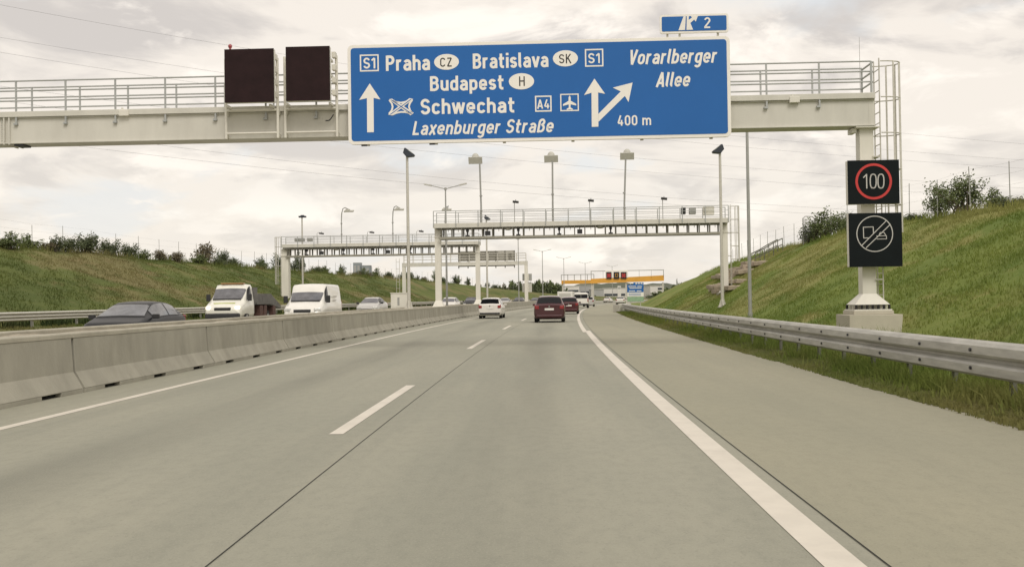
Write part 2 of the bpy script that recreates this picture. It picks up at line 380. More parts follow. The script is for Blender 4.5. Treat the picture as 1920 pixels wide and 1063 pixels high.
# ------------------------------------------------------------------ ground, road, banks
b = MB(); b.add([(-6000, -800, -.06), (6000, -800, -.06), (6000, 7000, -.06), (-6000, 7000, -.06)], [(0, 1, 2, 3)])
kind(b.build('ground', X['field']), 'structure')
SS = list(np.arange(-30, 120, 2.0)) + list(np.arange(120, 460, 5.0))
grid_obj('road', [-7.8] + list(np.arange(-7.4, 1.75, .2)) + [1.768], SS, lambda u, s: 0.0, X['road'])
grid_obj('hard_shoulder', [1.768, 4.95], [s for s in SS if s < 420], lambda u, s: 0.0, X['shoulder'])
grid_obj('opposite_carriageway', [-21.1] + list(np.arange(-20.8, -9.1, .4)) + [-9.0], SS, lambda u, s: bank_z(u), X['road'])
SB = list(np.arange(-30, 140, 1.0)) + list(np.arange(140, 440, 4.0))
grid_obj('right_embankment', [5.0, 5.2, 5.8, 6.4, 7.0, 7.6] + list(np.arange(8.1, 19.2, .5)) + [20, 22, 26, 34, 50, 80], SB, gz, X['grassR'])
grid_obj('left_embankment', [-120, -80, -55, -45, -41, -39] + list(np.arange(-38, -23.6, .5)) + [-23.6, -22.8, -22, -21.4, -20.95], SB, gz, X['grassL'])
grid_obj('median_gravel', [-9.25, -8.9, -8.5, -8.1, -7.68], list(np.arange(-30, 330, .8)), lambda u, s: .87 + .03 * math.sin(s * 2.3 + u * 5) + .02 * math.sin(s * 5.1 - u * 3), X['gravel'])

def strip(name, u0, u1, s0, s1, m, z=.004, du=0.0):
    n = max(2, int((s1 - s0) / 2.0) + 1); v = []; f = []
    for i in range(n):
        s = s0 + (s1 - s0) * i / (n - 1); d = du * i / (n - 1)
        v += [tuple(W(u0 + d, s, z + bank_z(u0 + d))), tuple(W(u1 + d, s, z + bank_z(u1 + d)))]
    f = [(2 * i, 2 * i + 1, 2 * i + 3, 2 * i + 2) for i in range(n - 1)]
    return kind(MB().add(v, f).build(name, m), 'structure')
strip('edge_line', -6.225, -6.07, -10, 400, X['mark'])
strip('edge_line', 1.42, 1.635, -10, 43, X['mark'], du=.06)
strip('edge_line', 1.36, 1.545, 41, 330, X['mark'], z=.008)
for i in range(22):
    s = 10.66 - 18 + 18 * i
    strip('lane_marking', -2.228, -2.078, s, s + 6, X['mark'])
strip('road_joint', -1.780, -1.771, -10, 120, X['joint'])
strip('road_joint', 1.763, 1.773, -10, 120, X['joint'], z=.005)
strip('edge_line', -10.3, -10.15, -10, 400, X['mark']); strip('edge_line', -17.85, -17.65, -10, 400, X['mark'])
for i in range(20): strip('lane_marking', -14.05, -13.9, -5 + 18 * i, 1 + 18 * i, X['mark'])

# ------------------------------------------------------------------ precast median barrier
SEG = 6.41
def barrier_segment():
    b = MB(); y0, y1 = .035, SEG - .035; zc_ = .06
    prof = [(0, zc_), (0, .075), (-.15, .33), (-.185, .865), (-.415, .865), (-.45, .33), (-.6, .075), (-.6, zc_)]
    b.prism(prof, y0, y1)
    edges = [y0] + sum([[SEG * (i + .5) / 3 - .3, SEG * (i + .5) / 3 + .3] for i in range(3)], []) + [y1]
    for i in range(0, len(edges), 2):
        b.box((-.3, (edges[i] + edges[i + 1]) / 2, zc_ / 2 - .002), (.6, edges[i + 1] - edges[i], zc_ + .004))
    for i in range(3): b.box((-.3, SEG * (i + .5) / 3, zc_ / 2 - .002), (.42, .6, zc_ + .003), 1)
    b.box((-.3, 0, .43), (.2, .05, .8), 1)
    b.prism([(-.178, .866), (-.178, .93), (-.196, .95), (-.404, .95), (-.422, .93), (-.422, .866)], .001, SEG - .001, 2)
    return b
bm0 = None
ordn = ['first', 'second', 'third', 'fourth', 'fifth', 'sixth', 'seventh', 'eighth', 'ninth', 'tenth', 'eleventh', 'twelfth', 'thirteenth', 'fourteenth', 'fifteenth', 'sixteenth', 'seventeenth', 'eighteenth', 'nineteenth', 'twentieth']
for side in (0, 1):
    for i in range(-4 if not side else 0, 36):
        s = 16.15 + SEG * i
        u = -7.306 if not side else -9.0
        if bm0 is None: o = bm0 = barrier_segment().build('barrier_segment', [X['barrier'], X['slot'], X['cap']], None, .010)
        else: o = bm0.copy(); COL.objects.link(o)
        o.location = W(u, s); o.rotation_euler = (0, 0, -(off(s + SEG) - off(s)) / SEG)
        if not side:
            k = i + 1
            if k <= 0: lab = 'concrete median barrier segment cut off by the left photo edge'
            elif k <= 9: lab = f'{ordn[k]} concrete median barrier segment from the left photo edge, facing the near lanes'
            else: lab = 'distant concrete median barrier segment along the near lanes, beyond the tenth'
            tag(o, lab, 'barrier', 'concrete barrier segments facing the near lanes')
        else:
            tag(o, 'concrete barrier segment behind the median gravel, facing the oncoming traffic', 'barrier', 'concrete barrier segments facing the oncoming lanes')

# ------------------------------------------------------------------ guardrails
def sweep(prof, s0, s1, ds, u0, zf, closed=False, mi=0, mb=None, sm=True):
    b = mb or MB(); n = len(prof); v = []; f = []; ss = list(np.arange(s0, s1 + 1e-6, ds))
    for s in ss:
        z0 = zf(s)
        v += [tuple(W(u0 + du, s, z0 + z)) for du, z in prof]
    for j in range(len(ss) - 1):
        f += [(j * n + i, j * n + i + 1, (j + 1) * n + i + 1, (j + 1) * n + i) for i in range(n - 1)]
    b.add(v, f, mi, sm); return b
gr = thing('guardrail', 'long galvanised steel guardrail with two ridges along the right grass verge', 'guardrail', W(5.45, 14))
def rel(o, root):
    o.parent = root; o.matrix_parent_inverse = Matrix.Translation(root.location).inverted(); return o
prof = [(.05, .70), (.04, .745), (.0, .757), (-.06, .735), (-.100, .695), (-.105, .60), (-.085, .575), (-.005, .548), (.0, .54), (.0, .515), (-.005, .505), (-.085, .478), (-.105, .455), (-.100, .36), (-.06, .33), (.0, .315)]
rb = sweep(prof, -6, 95, 1.0, 5.45, lambda s: .03, sm=False)
for i in range(-8, 50):
    s = 12.86 + 1.72 * i
    for z in (.645, .42): p = W(5.325, s, z + .03); rb.cyl(p, p + Vector((.06, 0, 0)), .022, n=8, mi=1)
rail = rb.build('rail', [X['galvd'], X['dark']])
sol = rail.modifiers.new('sol', 'SOLIDIFY'); sol.thickness = .006
rel(rail, gr)
for i in range(-10, 48):
    s = 13.97 + 1.72 * i
    p = W(5.58, s); pb = MB()
    pb.box((p.x, p.y, .33), (.05, .1, .76)); pb.box((p.x - .07, p.y, .55), (.10, .12, .3))
    rel(pb.build('post', X['postd']), gr)
pb = MB(); p = W(5.44, 95.3); pb.prism([(p.x - .45, 0), (p.x + .75, 0), (p.x + .7, .78), (p.x - .3, .80)], 95.2, 95.9)
pb.box((p.x - .5, 96.2, .35), (.12, 2.2, .7), rz=.2)
rel(pb.build('end_terminal', X['galv'], None, .03), gr)

gl = thing('guardrail', 'far guardrail with three ridges below the left grass bank, behind oncoming traffic', 'guardrail', W(-21.9, 45, .17))
tri = []
for k in range(3):
    zb = 1.14 - k * .135
    tri += [(-.04, zb), (.05, zb - .008), (.10, zb - .035), (.10, zb - .07), (.05, zb - .10), (-.04, zb - .115)]
rel(sweep(tri, 25, 300, 2.5, -21.9, lambda s: .0).build('rail', X['galv']), gl).modifiers.new('sol', 'SOLIDIFY').thickness = .006
for i in range(64):
    s = 27 + 4 * i; p = W(-22.0, s); rel(MB().box((p.x, p.y, .72), (.08, .12, .8)).build('post', X['galvd']), gl)

# ------------------------------------------------------------------ frames that stand square to the road
class Frame:
    def __init__(s, x, y, ang, z=0.0):
        s.o = Vector((x, y, z)); s.ang = ang
        s.a = Vector((math.cos(ang), -math.sin(ang), 0)); s.n = Vector((math.sin(ang), math.cos(ang), 0))
    def lp(s, px, py, d=0.0):
        """local (x, z) on the plane d metres beyond the frame's own plane, for a sight line measured in the photograph"""
        dr = CR * ((px - 960) / FPX) - CU * ((py - 531.5) / FPX) + CF
        q = s.o + s.n * d; t = (q - CO).dot(s.n) / dr.dot(s.n); P = CO + dr * t - s.o
        return P.dot(s.a), P.z
    def root(s, name, label, cat, group=None): return thing(name, label, cat, s.o, -s.ang, group)

F1 = Frame(8.72, 27.0, .015)
def arc(cx_, cy_, rx_, ry_, a0, a1, n=9):
    return [(cx_ + rx_ * math.cos(math.radians(a0 + (a1 - a0) * i / n)), cy_ + ry_ * math.sin(math.radians(a0 + (a1 - a0) * i / n))) for i in range(n + 1)]
_bl = arc(.26, .46, .18, .18, 180, 0) + arc(.26, .26, .18, .18, 0, -180)
GLYPH = {   # condensed road-sign letters as strokes: width, centre lines (cap height 1)
 'P': (.58, [[(.08, 0), (.08, 1)], [(.08, .92), (.28, .92)] + arc(.28, .70, .21, .22, 90, -90) + [(.08, .48)]]),
 'B': (.58, [[(.08, 0), (.08, 1)], [(.08, .92), (.28, .92)] + arc(.28, .73, .19, .19, 90, -90) + [(.08, .54)], [(.2, .535), (.28, .535)] + arc(.28, .308, .22, .228, 90, -90) + [(.08, .08)]]),
 'S': (.56, [arc(.28, .71, .20, .21, 12, 90) + arc(.28, .71, .20, .21, 95, 235) + arc(.28, .29, .21, .21, 50, -90) + arc(.28, .29, .21, .21, -95, -168)]),
 'V': (.56, [[(.06, 1), (.28, .0), (.50, 1)]]), 'A': (.58, [[(.05, 0), (.29, 1.0), (.53, 0)], [(.13, .27), (.45, .27)]]),
 'L': (.48, [[(.08, 1), (.08, .08), (.47, .08)]]), 'C': (.56, [arc(.28, .71, .20, .21, 12, 180) + arc(.28, .29, .20, .21, 180, 348)]),
 'Z': (.54, [[(.05, .92), (.46, .92), (.08, .08), (.49, .08)]]), 'K': (.58, [[(.08, 0), (.08, 1)], [(.49, 1), (.1, .42)], [(.23, .58), (.52, 0)]]),
 'H': (.58, [[(.08, 0), (.08, 1)], [(.50, 0), (.50, 1)], [(.08, .52), (.50, .52)]]),
 '1': (.34, [[(.02, .73), (.26, .95), (.26, 0)]]), '2': (.54, [arc(.27, .71, .19, .21, 170, -25) + [(.07, .13), (.07, .08), (.50, .08)]]),
 '4': (.56, [[(.30, 1), (.06, .25), (.53, .25)], [(.38, .55), (.38, 0)]]), '0': (.54, [arc(.27, .70, .19, .22, 180, 0) + arc(.27, .30, .19, .22, 0, -180) + [(.08, .70)]]),
 'a': (.52, [arc(.26, .46, .18, .18, 155, 0) + [(.44, 0)], [(.44, .385), (.24, .385)] + arc(.24, .225, .16, .155, 90, 270) + [(.32, .08), (.44, .17)]]),
 'b': (.52, [[(.08, 0), (.08, 1)], _bl[:]]), 'c': (.48, [arc(.26, .46, .18, .18, 20, 180) + arc(.26, .26, .18, .18, 180, 340)]),
 'd': (.52, [[(.44, 0), (.44, 1)], _bl + [(.08, .46)]]), 'e': (.52, [[(.08, .35), (.44, .35)] + arc(.26, .46, .18, .18, 0, 180) + arc(.26, .26, .18, .18, 180, 335)]),
 'g': (.52, [[(.44, .72), (.44, -.06)] + arc(.26, -.06, .18, .16, 0, -155), _bl + [(.08, .46)]]), 'h': (.52, [[(.08, 0), (.08, 1)], arc(.26, .46, .18, .18, 180, 0) + [(.44, 0)]]),
 'i': (.16, [[(.08, 0), (.08, .72)], [(.08, .84), (.08, 1)]]), 'l': (.22, [[(.08, 1), (.08, .2)] + arc(.19, .2, .11, .12, 180, 270)]),
 'm': (.84, [[(.08, 0), (.08, .72)], arc(.25, .47, .17, .17, 180, 0) + [(.42, 0)], arc(.59, .47, .17, .17, 180, 0) + [(.76, 0)]]),
 'n': (.52, [[(.08, 0), (.08, .72)], arc(.26, .46, .18, .18, 180, 0) + [(.44, 0)]]), 'o': (.52, [_bl + [(.08, .46)]]),
 'p': (.52, [[(.08, -.24), (.08, .72)], _bl[:]]), 'r': (.38, [[(.08, 0), (.08, .72)], arc(.25, .46, .17, .18, 180, 62)]),
 's': (.48, [arc(.24, .50, .16, .14, 15, 235) + arc(.24, .22, .16, .14, 55, -165)]), 't': (.40, [[(.15, .96), (.15, .22)] + arc(.28, .22, .13, .14, 180, 270) + [(.36, .08)], [(.0, .64), (.37, .64)]]),
 'u': (.52, [[(.08, .72)] + arc(.26, .26, .18, .18, 180, 360), [(.44, .72), (.44, 0)]]), 'v': (.48, [[(.04, .72), (.24, .0), (.44, .72)]]),
 'w': (.74, [[(.04, .72), (.20, .0), (.37, .72), (.54, .0), (.70, .72)]]), 'x': (.48, [[(.04, .72), (.44, 0)], [(.44, .72), (.04, 0)]]),
 'ß': (.54, [[(.08, 0), (.08, .74)] + arc(.25, .74, .17, .18, 180, 0) + [(.40, .66), (.30, .56)] + arc(.25, .31, .21, .23, 62, -115)]), ' ': (.22, [])}
def text_into(b, fr, d, body, x0, x1, ytop, ybase, dy=0.0, shear=0.0, bold=.08, mi=0):
    """lettering fitted to measured left/right edges and cap height"""
    x = 0; lines = []
    for ch in body:
        w_, st = GLYPH[ch]
        for pl_ in st:
            cur = [pl_[0]]
            for i in range(1, len(pl_) - 1):                 # a very sharp corner is cut into two strokes
                a = Vector(pl_[i]) - Vector(pl_[i - 1]); c_ = Vector(pl_[i + 1]) - Vector(pl_[i]); cur.append(pl_[i])
                if a.length > 1e-6 and c_.length > 1e-6 and a.normalized().dot(c_.normalized()) < -.25: lines.append([(x + p, q) for p, q in cur]); cur = [pl_[i]]
            cur.append(pl_[-1]); lines.append([(x + p, q) for p, q in cur])
        x += w_ + .12
    X0, Z0 = fr.lp(x0, ybase, d); X1, _q = fr.lp(x1, ybase + dy, d); _q2, Z1 = fr.lp(x0, ytop, d)
    sz = Z1 - Z0; sx_ = (X1 - X0) / (x - .12 + shear * (.5 if shear else 0)); t = bold * sz
    for k, pl_ in enumerate(lines):
        P = []
        for p, q in pl_:
            v = Vector((X0 + (p + shear * q * sz / sz) * sx_, Z0 + q * sz))
            if not P or (v - P[-1]).length > 1e-5: P.append(v)
        n = len(P); vs = []; y = d - .003 - .0007 * (k % 4)
        for i in range(n):
            a = (P[i] - P[i - 1]).normalized() if i else (P[1] - P[0]).normalized(); c_ = (P[i + 1] - P[i]).normalized() if i < n - 1 else a
            m_ = (a + c_); m_ = m_.normalized() if m_.length > 1e-4 else a
            nn = Vector((-m_.y, m_.x)); g_ = t / max(.6, abs(nn.dot(Vector((-a.y, a.x)))))
            vs += [(P[i].x + nn.x * g_, y, P[i].y + nn.y * g_), (P[i].x - nn.x * g_, y, P[i].y - nn.y * g_)]
        b.add(vs, [(2 * i, 2 * i + 1, 2 * i + 3, 2 * i + 2) for i in range(n - 1)], mi)
def poly_px(b, fr, d, pts, t=.006, mi=0):
    q = [fr.lp(x, y, d) for x, y in pts]; b.prism(q, d - t, d, mi)
def rrect(x0, z0, x1, z1, r, n=5):
    p = []
    for cx_, cz, a in ((x1 - r, z0 + r, -90), (x1 - r, z1 - r, 0), (x0 + r, z1 - r, 90), (x0 + r, z0 + r, 180)):
        p += [(cx_ + r * math.cos(math.radians(a + 90 * i / n)), cz + r * math.sin(math.radians(a + 90 * i / n))) for i in range(n + 1)]
    return p
def frame_rect(b, fr, d, x0, y0, x1, y1, wd, t=.006, mi=0):
    """outlined square given by its measured corners"""
    a = fr.lp(x0, y1, d); c_ = fr.lp(x1, y0, d)
    lo, hi = (a[0], a[1]), (c_[0], c_[1])
    b.box(((lo[0] + hi[0]) / 2, d - t / 2, lo[1] + wd / 2), (hi[0] - lo[0], t, wd), mi); b.box(((lo[0] + hi[0]) / 2, d - t / 2, hi[1] - wd / 2), (hi[0] - lo[0], t, wd), mi)
    b.box((lo[0] + wd / 2, d - t / 2, (lo[1] + hi[1]) / 2), (wd, t, hi[1] - lo[1] - 2 * wd), mi); b.box((hi[0] - wd / 2, d - t / 2, (lo[1] + hi[1]) / 2), (wd, t, hi[1] - lo[1] - 2 * wd), mi)

# ------------------------------------------------------------------ the near sign gantry
g1 = F1.root('sign_gantry', 'nearest cream steel gantry carrying the big blue sign over all lanes', 'gantry')
zb = F1.lp(1500, 239.5, -.3)[1]; zt = F1.lp(1500, 178, -.3)[1]
XL = -36.5; XR = .13
b = MB()
b.box(((XL + XR) / 2, 0, (zb + zt - .16) / 2), (XR - XL, .60, zt - .16 - zb))                     # box girder
b.box(((XL + XR) / 2, -.005, zb + .018), (XR - XL - .01, .68, .03))                                # bottom flange
b.box(((XL + XR) / 2, -.005, zt - .168), (XR - XL - .01, .68, .022))
for px in (14.5, ):
    xx = F1.lp(px, 240, -.3)[0]
    for q in (-.07, .07): b.box((xx + q, -.005, (zb + zt - .16) / 2), (.035, .74, zt - .16 - zb + .05))
    for k in range(12): b.cyl((xx - .16, -.302, zb + .1 + k * .06), (xx - .16, -.32, zb + .1 + k * .06), .014, n=6)
    b.box((xx + .3, -.1, zb - .03), (.26, .4, .045), 1)
xx = F1.lp(1627, 220, -.3)[0]
b.box((-.02, -.302, (zb + zt) / 2 - .1), (.012, .008, .55))
b.build('girder', [X['cream'], X['dark']], g1, .006)
b = MB(); b.box(((XL + XR) / 2, .1, zt - .075), (XR - XL, .98, .15)); b.build('walkway', X['cream'], g1, .008)
# railings: a front and a rear one
zrail = [F1.lp(1500, y, -.36)[1] for y in (118.3, 137.3, 156.6)]
b = MB(); r_ = .021
x_end = F1.lp(1633, 118, -.36)[0]
for z in zrail: b.cyl((XL, -.36, z), (x_end, -.36, z), r_, n=8)
px = 1633; step = F1.lp(404, 200, -.36)[0] - F1.lp(310, 200, -.36)[0]
x0 = F1.lp(404, 200, -.36)[0]
for xx in [x0 + i * step for i in range(-16, 3)] + [F1.lp(px, 160, -.36)[0] for px in (1437, 1536)]:
    if XL < xx < x_end - .3:
        b.box((xx, -.36, (zrail[0] + zt - .32) / 2), (.045, .03, zrail[0] - zt + .32)); b.box((xx - .02, -.345, zt - .33), (.1, .07, .05))
b.box((x_end, -.36, (zrail[0] + zt - .1) / 2), (.05, .04, zrail[0] - zt + .1))
b.box((x_end + .05, .1, zrail[0] - .02), (.04, .9, .03)); b.box((x_end + .05, .1, zrail[1]), (.04, .9, .03)); b.box((x_end + .05, .1, zrail[2]), (.04, .9, .03))
b.build('railing', X['railing'], g1)
b = MB(); x_end2 = F1.lp(1616, 132, .56)[0]
zr2 = [F1.lp(1500, y, .56)[1] for y in (131.5, 150.8, 170)]
for z in zr2: b.cyl((XL, .56, z), (x_end2, .56, z), r_, n=8)
x0b = F1.lp(330.5, 165, .56)[0]
for xx in [x0b + i * step for i in range(-16, 3)] + [F1.lp(px, 160, .56)[0] for px in (1426, 1523, 1616)]:
    if XL < xx < x_end2 + .1: b.box((xx, .56, (zr2[0] + zt) / 2), (.045, .03, zr2[0] - zt))
b.build('railing', X['railing'], g1)
for px, py in ((232, 212), (1490, 187)):
    q = F1.lp(px, py, -.4); bb = MB().box((q[0], -.37, q[1]), (.26, .1, .16)); bb.cyl((q[0] - .05, -.37, q[1] + .07), (q[0] - .05, -.37, q[1] + .14), .03, n=8); bb.build('junction_box', X['creamlite'], g1, .01)
# columns
for xc, nm in ((-0.05, 0), (XL + .3, 1)):
    zp = .95 if not nm else 1.2
    b = MB(); b.box((xc, 0, (zb + zp) / 2), (.36, .36, zb - zp))
    b.box((xc, 0, zb - .02), (.62, .66, .035)); b.box((xc - .32, 0, zb - .09), (.12, .4, .12))
    for sx1 in (-1, 1):
        b.prism([(xc + sx1 * .18, zp + .16), (xc + sx1 * .45, zp + .03), (xc + sx1 * .45, zp + .12), (xc + sx1 * .18, zp + .42)], -.18, -.15)
        b.prism([(xc + sx1 * .18, zp + .03), (xc + sx1 * .45, zp + .03), (xc + sx1 * .45, zp + .12), (xc + sx1 * .18, zp + .42)], .15, .18)
    b.add([(xc + a * .45, c_ * .40, zp + .15) for a in (-1, 1) for c_ in (-1, 1)] + [(xc + a * .18, c_ * .18, zp + .43) for a in (-1, 1) for c_ in (-1, 1)], [(0, 1, 5, 4), (2, 6, 7, 3), (0, 4, 6, 2), (1, 3, 7, 5), (0, 2, 3, 1)])
    b.box((xc, 0, zp + .012), (.96, .92, .035))
    col = b.build('column', X['creamlite'], g1, .006)
    b = MB()
    for k in range(7):
        for yy in (-.415, .415): b.cyl((xc - .42 + k * .14, yy, zp + .02), (xc - .42 + k * .14, yy, zp + .15), .034, n=8)
    b.build('anchor_bolt', X['ink'], col)
    b = MB(); gzc = gz(8.5, 27) if not nm else 0.3
    b.box((xc, 0, zp - .055), (1.02, 1.0, .10)); z1 = zp - .105
    b.add([(xc + (.70 if sx_ > 0 else -.66), sy * .62, z1) for sx_ in (-1, 1) for sy in (-1, 1)] + [(xc + (.60 if sx_ > 0 else -.66), sy * .62, -.2) for sx_ in (-1, 1) for sy in (-1, 1)],
          [(0, 1, 3, 2), (0, 2, 6, 4), (1, 5, 7, 3), (0, 4, 5, 1), (2, 3, 7, 6)])
    b.build('pedestal', X['footing'], g1, .015)
# ladder with safety cage on the outer side of the right column
def ladder_cage(root, x, zlo, ztop, zc0, outw=.58, sgn=1, rails=.22, bar=.018):
    b = MB()
    for yy in (-rails, rails): b.cyl((x, yy, zlo), (x, yy, ztop + .1), bar, n=6)
    k = zlo + .2
    while k < ztop: b.cyl((x, -rails, k), (x, rails, k), bar * .7, n=6); k += .28
    for zz in np.arange(zlo + .6, ztop - 1.2, 1.6): b.box((x - sgn * .1, 0, zz), (.2, .46, .03))
    b.build('ladder', X['galv'], root)
    b = MB(); arc = [(x + sgn * outw * math.sin(math.pi * i / 12) ** .8, -.33 * math.cos(math.pi * i / 12)) for i in range(13)]
    k = ztop
    while k > zc0 - .05:
        b.tube([(p[0], p[1], k) for p in arc], bar * .9, 6); k -= .93
    for i in (2, 4, 6, 8, 10): b.box((arc[i][0], arc[i][1], (ztop + zc0) / 2), (.04, .02, ztop - zc0))
    b.build('safety_cage', X['galv'], root)
zcage = F1.lp(1670, 121, .1)[1]; zc0 = F1.lp(1690, 436, .1)[1]
ladder_cage(g1, F1.lp(1650, 250, -.2)[0], 1.15, zcage, zc0, F1.lp(1693, 200, 0)[0] - F1.lp(1650, 200, 0)[0])
q = F1.lp(1611, 70, .3); q2 = F1.lp(1612, 118, .3)
MB().cyl((q2[0], .3, zt), (q[0], .3, q[1]), .008, .005, n=5).build('lightning_rod', X['pole'], g1)

# ------------------------------------------------------------------ the big blue sign
D = -.62
sg = thing('direction_sign', 'big blue overhead motorway sign reading Praha, Bratislava, Budapest and Schwechat', 'road sign', F1.o, -F1.ang)
a0 = F1.lp(653.5, 271.5, D); a1 = F1.lp(1367.5, 67, D)
xL, zB, xR, zT = a0[0], (a0[1] + F1.lp(1372, 257, D)[1]) / 2, (a1[0] + F1.lp(1372, 257, D)[0]) / 2, (a1[1] + F1.lp(655, 86, D)[1]) / 2
b = MB(); b.prism(rrect(xL, zB, xR, zT, .14), D, D + .09); pan = b.build('border', X['white'], sg, .004)
b = MB(); b.prism(rrect(xL + .085, zB + .085, xR - .085, zT - .085, .08), D - .006, D + .002); b.build('panel', X['blue'], sg)
Dp = D - .006
b = MB()
for body, x0_, x1_, yt, yb, dy, sh, bo in (
    ('Praha', 724, 806, 105, 133.8, -2, 0, .088), ('Bratislava', 887, 1028, 101.4, 129.5, -3.5, 0, .088), ('Budapest', 806.6, 945, 143.8, 171.4, -4, 0, .088),
    ('Schwechat', 789, 965.5, 186.4, 215.2, -5, 0, .088), ('Laxenburger Straße', 773, 1038.6, 228, 254, -7.5, .22, .078), ('Vorarlberger', 1178, 1345, 94.4, 122, -4, .22, .078),
    ('Allee', 1230, 1294.5, 136.5, 164, -2, .22, .078), ('400 m', 1158, 1221, 217, 236.3, -1.5, 0, .076)):
    text_into(b, F1, Dp, body, x0_, x1_, yt, yb, dy, sh, bo)
b.build('lettering', X['white'], sg)
for x0_, y0_, x1_, y1_, tx in ((675, 102.5, 710, 135, ('S1', 681.5, 704, 109, 129.4)), (1097, 92, 1131, 126, ('S1', 1103, 1125, 100.5, 119.5)), (1003.4, 179.6, 1034, 210.3, ('A4', 1007.5, 1030.5, 187.5, 204.5))):
    b = MB(); frame_rect(b, F1, Dp, x0_, y0_, x1_, y1_, .035); text_into(b, F1, Dp, *tx, -.5, 0, .078); b.build('route_badge', X['white'], sg)
for x0_, y0_, x1_, y1_, tx in ((814, 102, 860.5, 131.5, ('CZ', 825, 848, 108.8, 126.2)), (1036.6, 95, 1083.6, 125.3, ('SK', 1048, 1071.5, 102.2, 119.8)), (954, 138, 1001.5, 168.3, ('H', 973, 984.5, 144, 162))):
    b = MB(); p0 = F1.lp(x0_, (y0_ + y1_) / 2, Dp); p1 = F1.lp(x1_, (y0_ + y1_) / 2, Dp); h = (F1.lp(x0_, y0_, Dp)[1] - F1.lp(x0_, y1_, Dp)[1]) / 2
    cxx = (p0[0] + p1[0]) / 2; czz = (p0[1] + p1[1]) / 2; rx_ = (p1[0] - p0[0]) / 2
    b.prism([(cxx + rx_ * math.cos(2 * math.pi * i / 36), czz + h * math.sin(2 * math.pi * i / 36)) for i in range(36)], Dp - .006, Dp)
    text_into(b, F1, Dp - .006, *tx, -.4, 0, .062, 1); b.build('country_plaque', [X['white'], X['ink']], sg)
b = MB(); poly_px(b, F1, Dp, [(693.3, 157), (713.3, 187), (700.5, 184.2), (701, 248.3), (688.5, 248.7), (688, 184.6), (673.5, 188)]); b.build('arrow', X['white'], sg)
b = MB()
poly_px(b, F1, Dp, [(1114.5, 148), (1134.5, 176.5), (1121.5, 174), (1122, 238), (1109.5, 238.4), (1109, 174.5), (1095, 179)])
poly_px(b, F1, Dp, [(1122.02, 214), (1164, 172), (1149, 165), (1186, 155.5), (1178.5, 192), (1171.5, 180.5), (1122.02, 229)])
b.build('arrow', X['white'], sg)
# interchange symbol: crossed double roads
b = MB()
poly_px(b, F1, Dp, [(729, 187), (735, 185.6), (776, 212), (770, 216.8)], .006); poly_px(b, F1, Dp, [(768, 184.6), (775, 186.4), (735, 217), (727.5, 215.2)], .009)
for pts in ([(736, 187.5), (744, 190.5), (752, 191.5), (760, 190), (768, 186.5), (768, 189.5), (760, 193.2), (752, 194.8), (744, 193.8), (736, 190.7)],
            [(736, 214), (744, 210.5), (752, 208.8), (760, 209), (770, 211.5), (770, 214.6), (760, 212.2), (752, 212), (744, 213.6), (736, 217.2)],
            [(728.5, 189), (733, 195), (734.5, 201), (733, 207), (728, 213), (731.5, 213.5), (736.6, 207), (738, 201), (736.6, 195), (732, 188.4)],
            [(774.5, 188.5), (770, 195), (768.5, 200.5), (770.5, 207), (775, 212), (771.5, 212), (767, 207), (765.2, 200.5), (766.6, 194), (771, 187.5)]):
    poly_px(b, F1, Dp, pts)
poly_px(b, F1, Dp - .009, [(733, 188), (734.2, 187.4), (772.5, 213.2), (771.3, 214.2)], .003, 1); poly_px(b, F1, Dp - .009, [(770, 186.4), (771.4, 187), (732.6, 215.4), (731.4, 214.6)], .003, 1)
b.build('interchange_symbol', [X['white'], X['blue']], sg)
b = MB(); frame_rect(b, F1, Dp, 1050.7, 176, 1085, 209.3, .03)
poly_px(b, F1, Dp, [(1068, 179.5), (1070, 183), (1070, 189.5), (1080.5, 195.5), (1080.5, 198.5), (1070, 196.2), (1069.6, 202), (1074, 204.5), (1074, 206.5), (1068.2, 205.6), (1062.5, 206.8), (1062.5, 204.7), (1066.6, 202.2), (1066.2, 196.4), (1055.5, 199.2), (1055.5, 196.2), (1066, 189.8), (1066, 183.2)])
b.build('airport_symbol', X['white'], sg)
b = MB()
for t in range(6):
    xx = xL + .5 + (xR - xL - 1) * t / 5
    b.box((xx, D + .14, (zB + zT) / 2), (.08, .1, zT - zB + .04))
    b.box((xx, D + .25, zt - .5), (.06, .12, .1)); (b.box((xx - .1, D + .06, zB - .02), (.14, .06, .035), 1) if t < 2 else None)
b.build('bracket', [X['galv'], X['dark']], sg)
# exit number sign above it
se = thing('exit_number_sign', 'small blue exit plate with number 2 above the right end of the big sign', 'road sign', F1.o, -F1.ang)
e0 = F1.lp(1237.5, 64.5, D); e1 = F1.lp(1365.5, 25, D)
b = MB(); b.prism(rrect(e0[0], e0[1] + .01, e1[0], e1[1] - .01, .06), D, D + .06); b.build('border', X['white'], se)
b = MB(); b.prism(rrect(e0[0] + .05, e0[1] + .06, e1[0] - .05, e1[1] - .06, .03), Dp, D + .002); b.build('panel', X['blue'], se)
b = MB()
poly_px(b, F1, Dp, [(1281.5, 31.6), (1285.8, 31.4), (1284.5, 57), (1272, 57.6)])
poly_px(b, F1, Dp, [(1287.6, 31.4), (1291.6, 31.2), (1291.2, 38), (1297.5, 33.8), (1295.5, 31.2), (1308.6, 30.4), (1304.5, 41.5), (1301.5, 37.5), (1294.4, 44), (1299.5, 56.4), (1287.2, 57)])
b.build('exit_symbol', X['white'], se)
b = MB(); text_into(b, F1, Dp, '2', 1320.5, 1332.5, 33, 53.8, 0, 0, .072); b.build('lettering', X['white'], se)
b = MB()
for px in (1252, 1275, 1347): q = F1.lp(px, 64, D); b.box((q[0], D + .09, q[1]), (.05, .06, .3))
b.build('bracket', X['galv'], se)

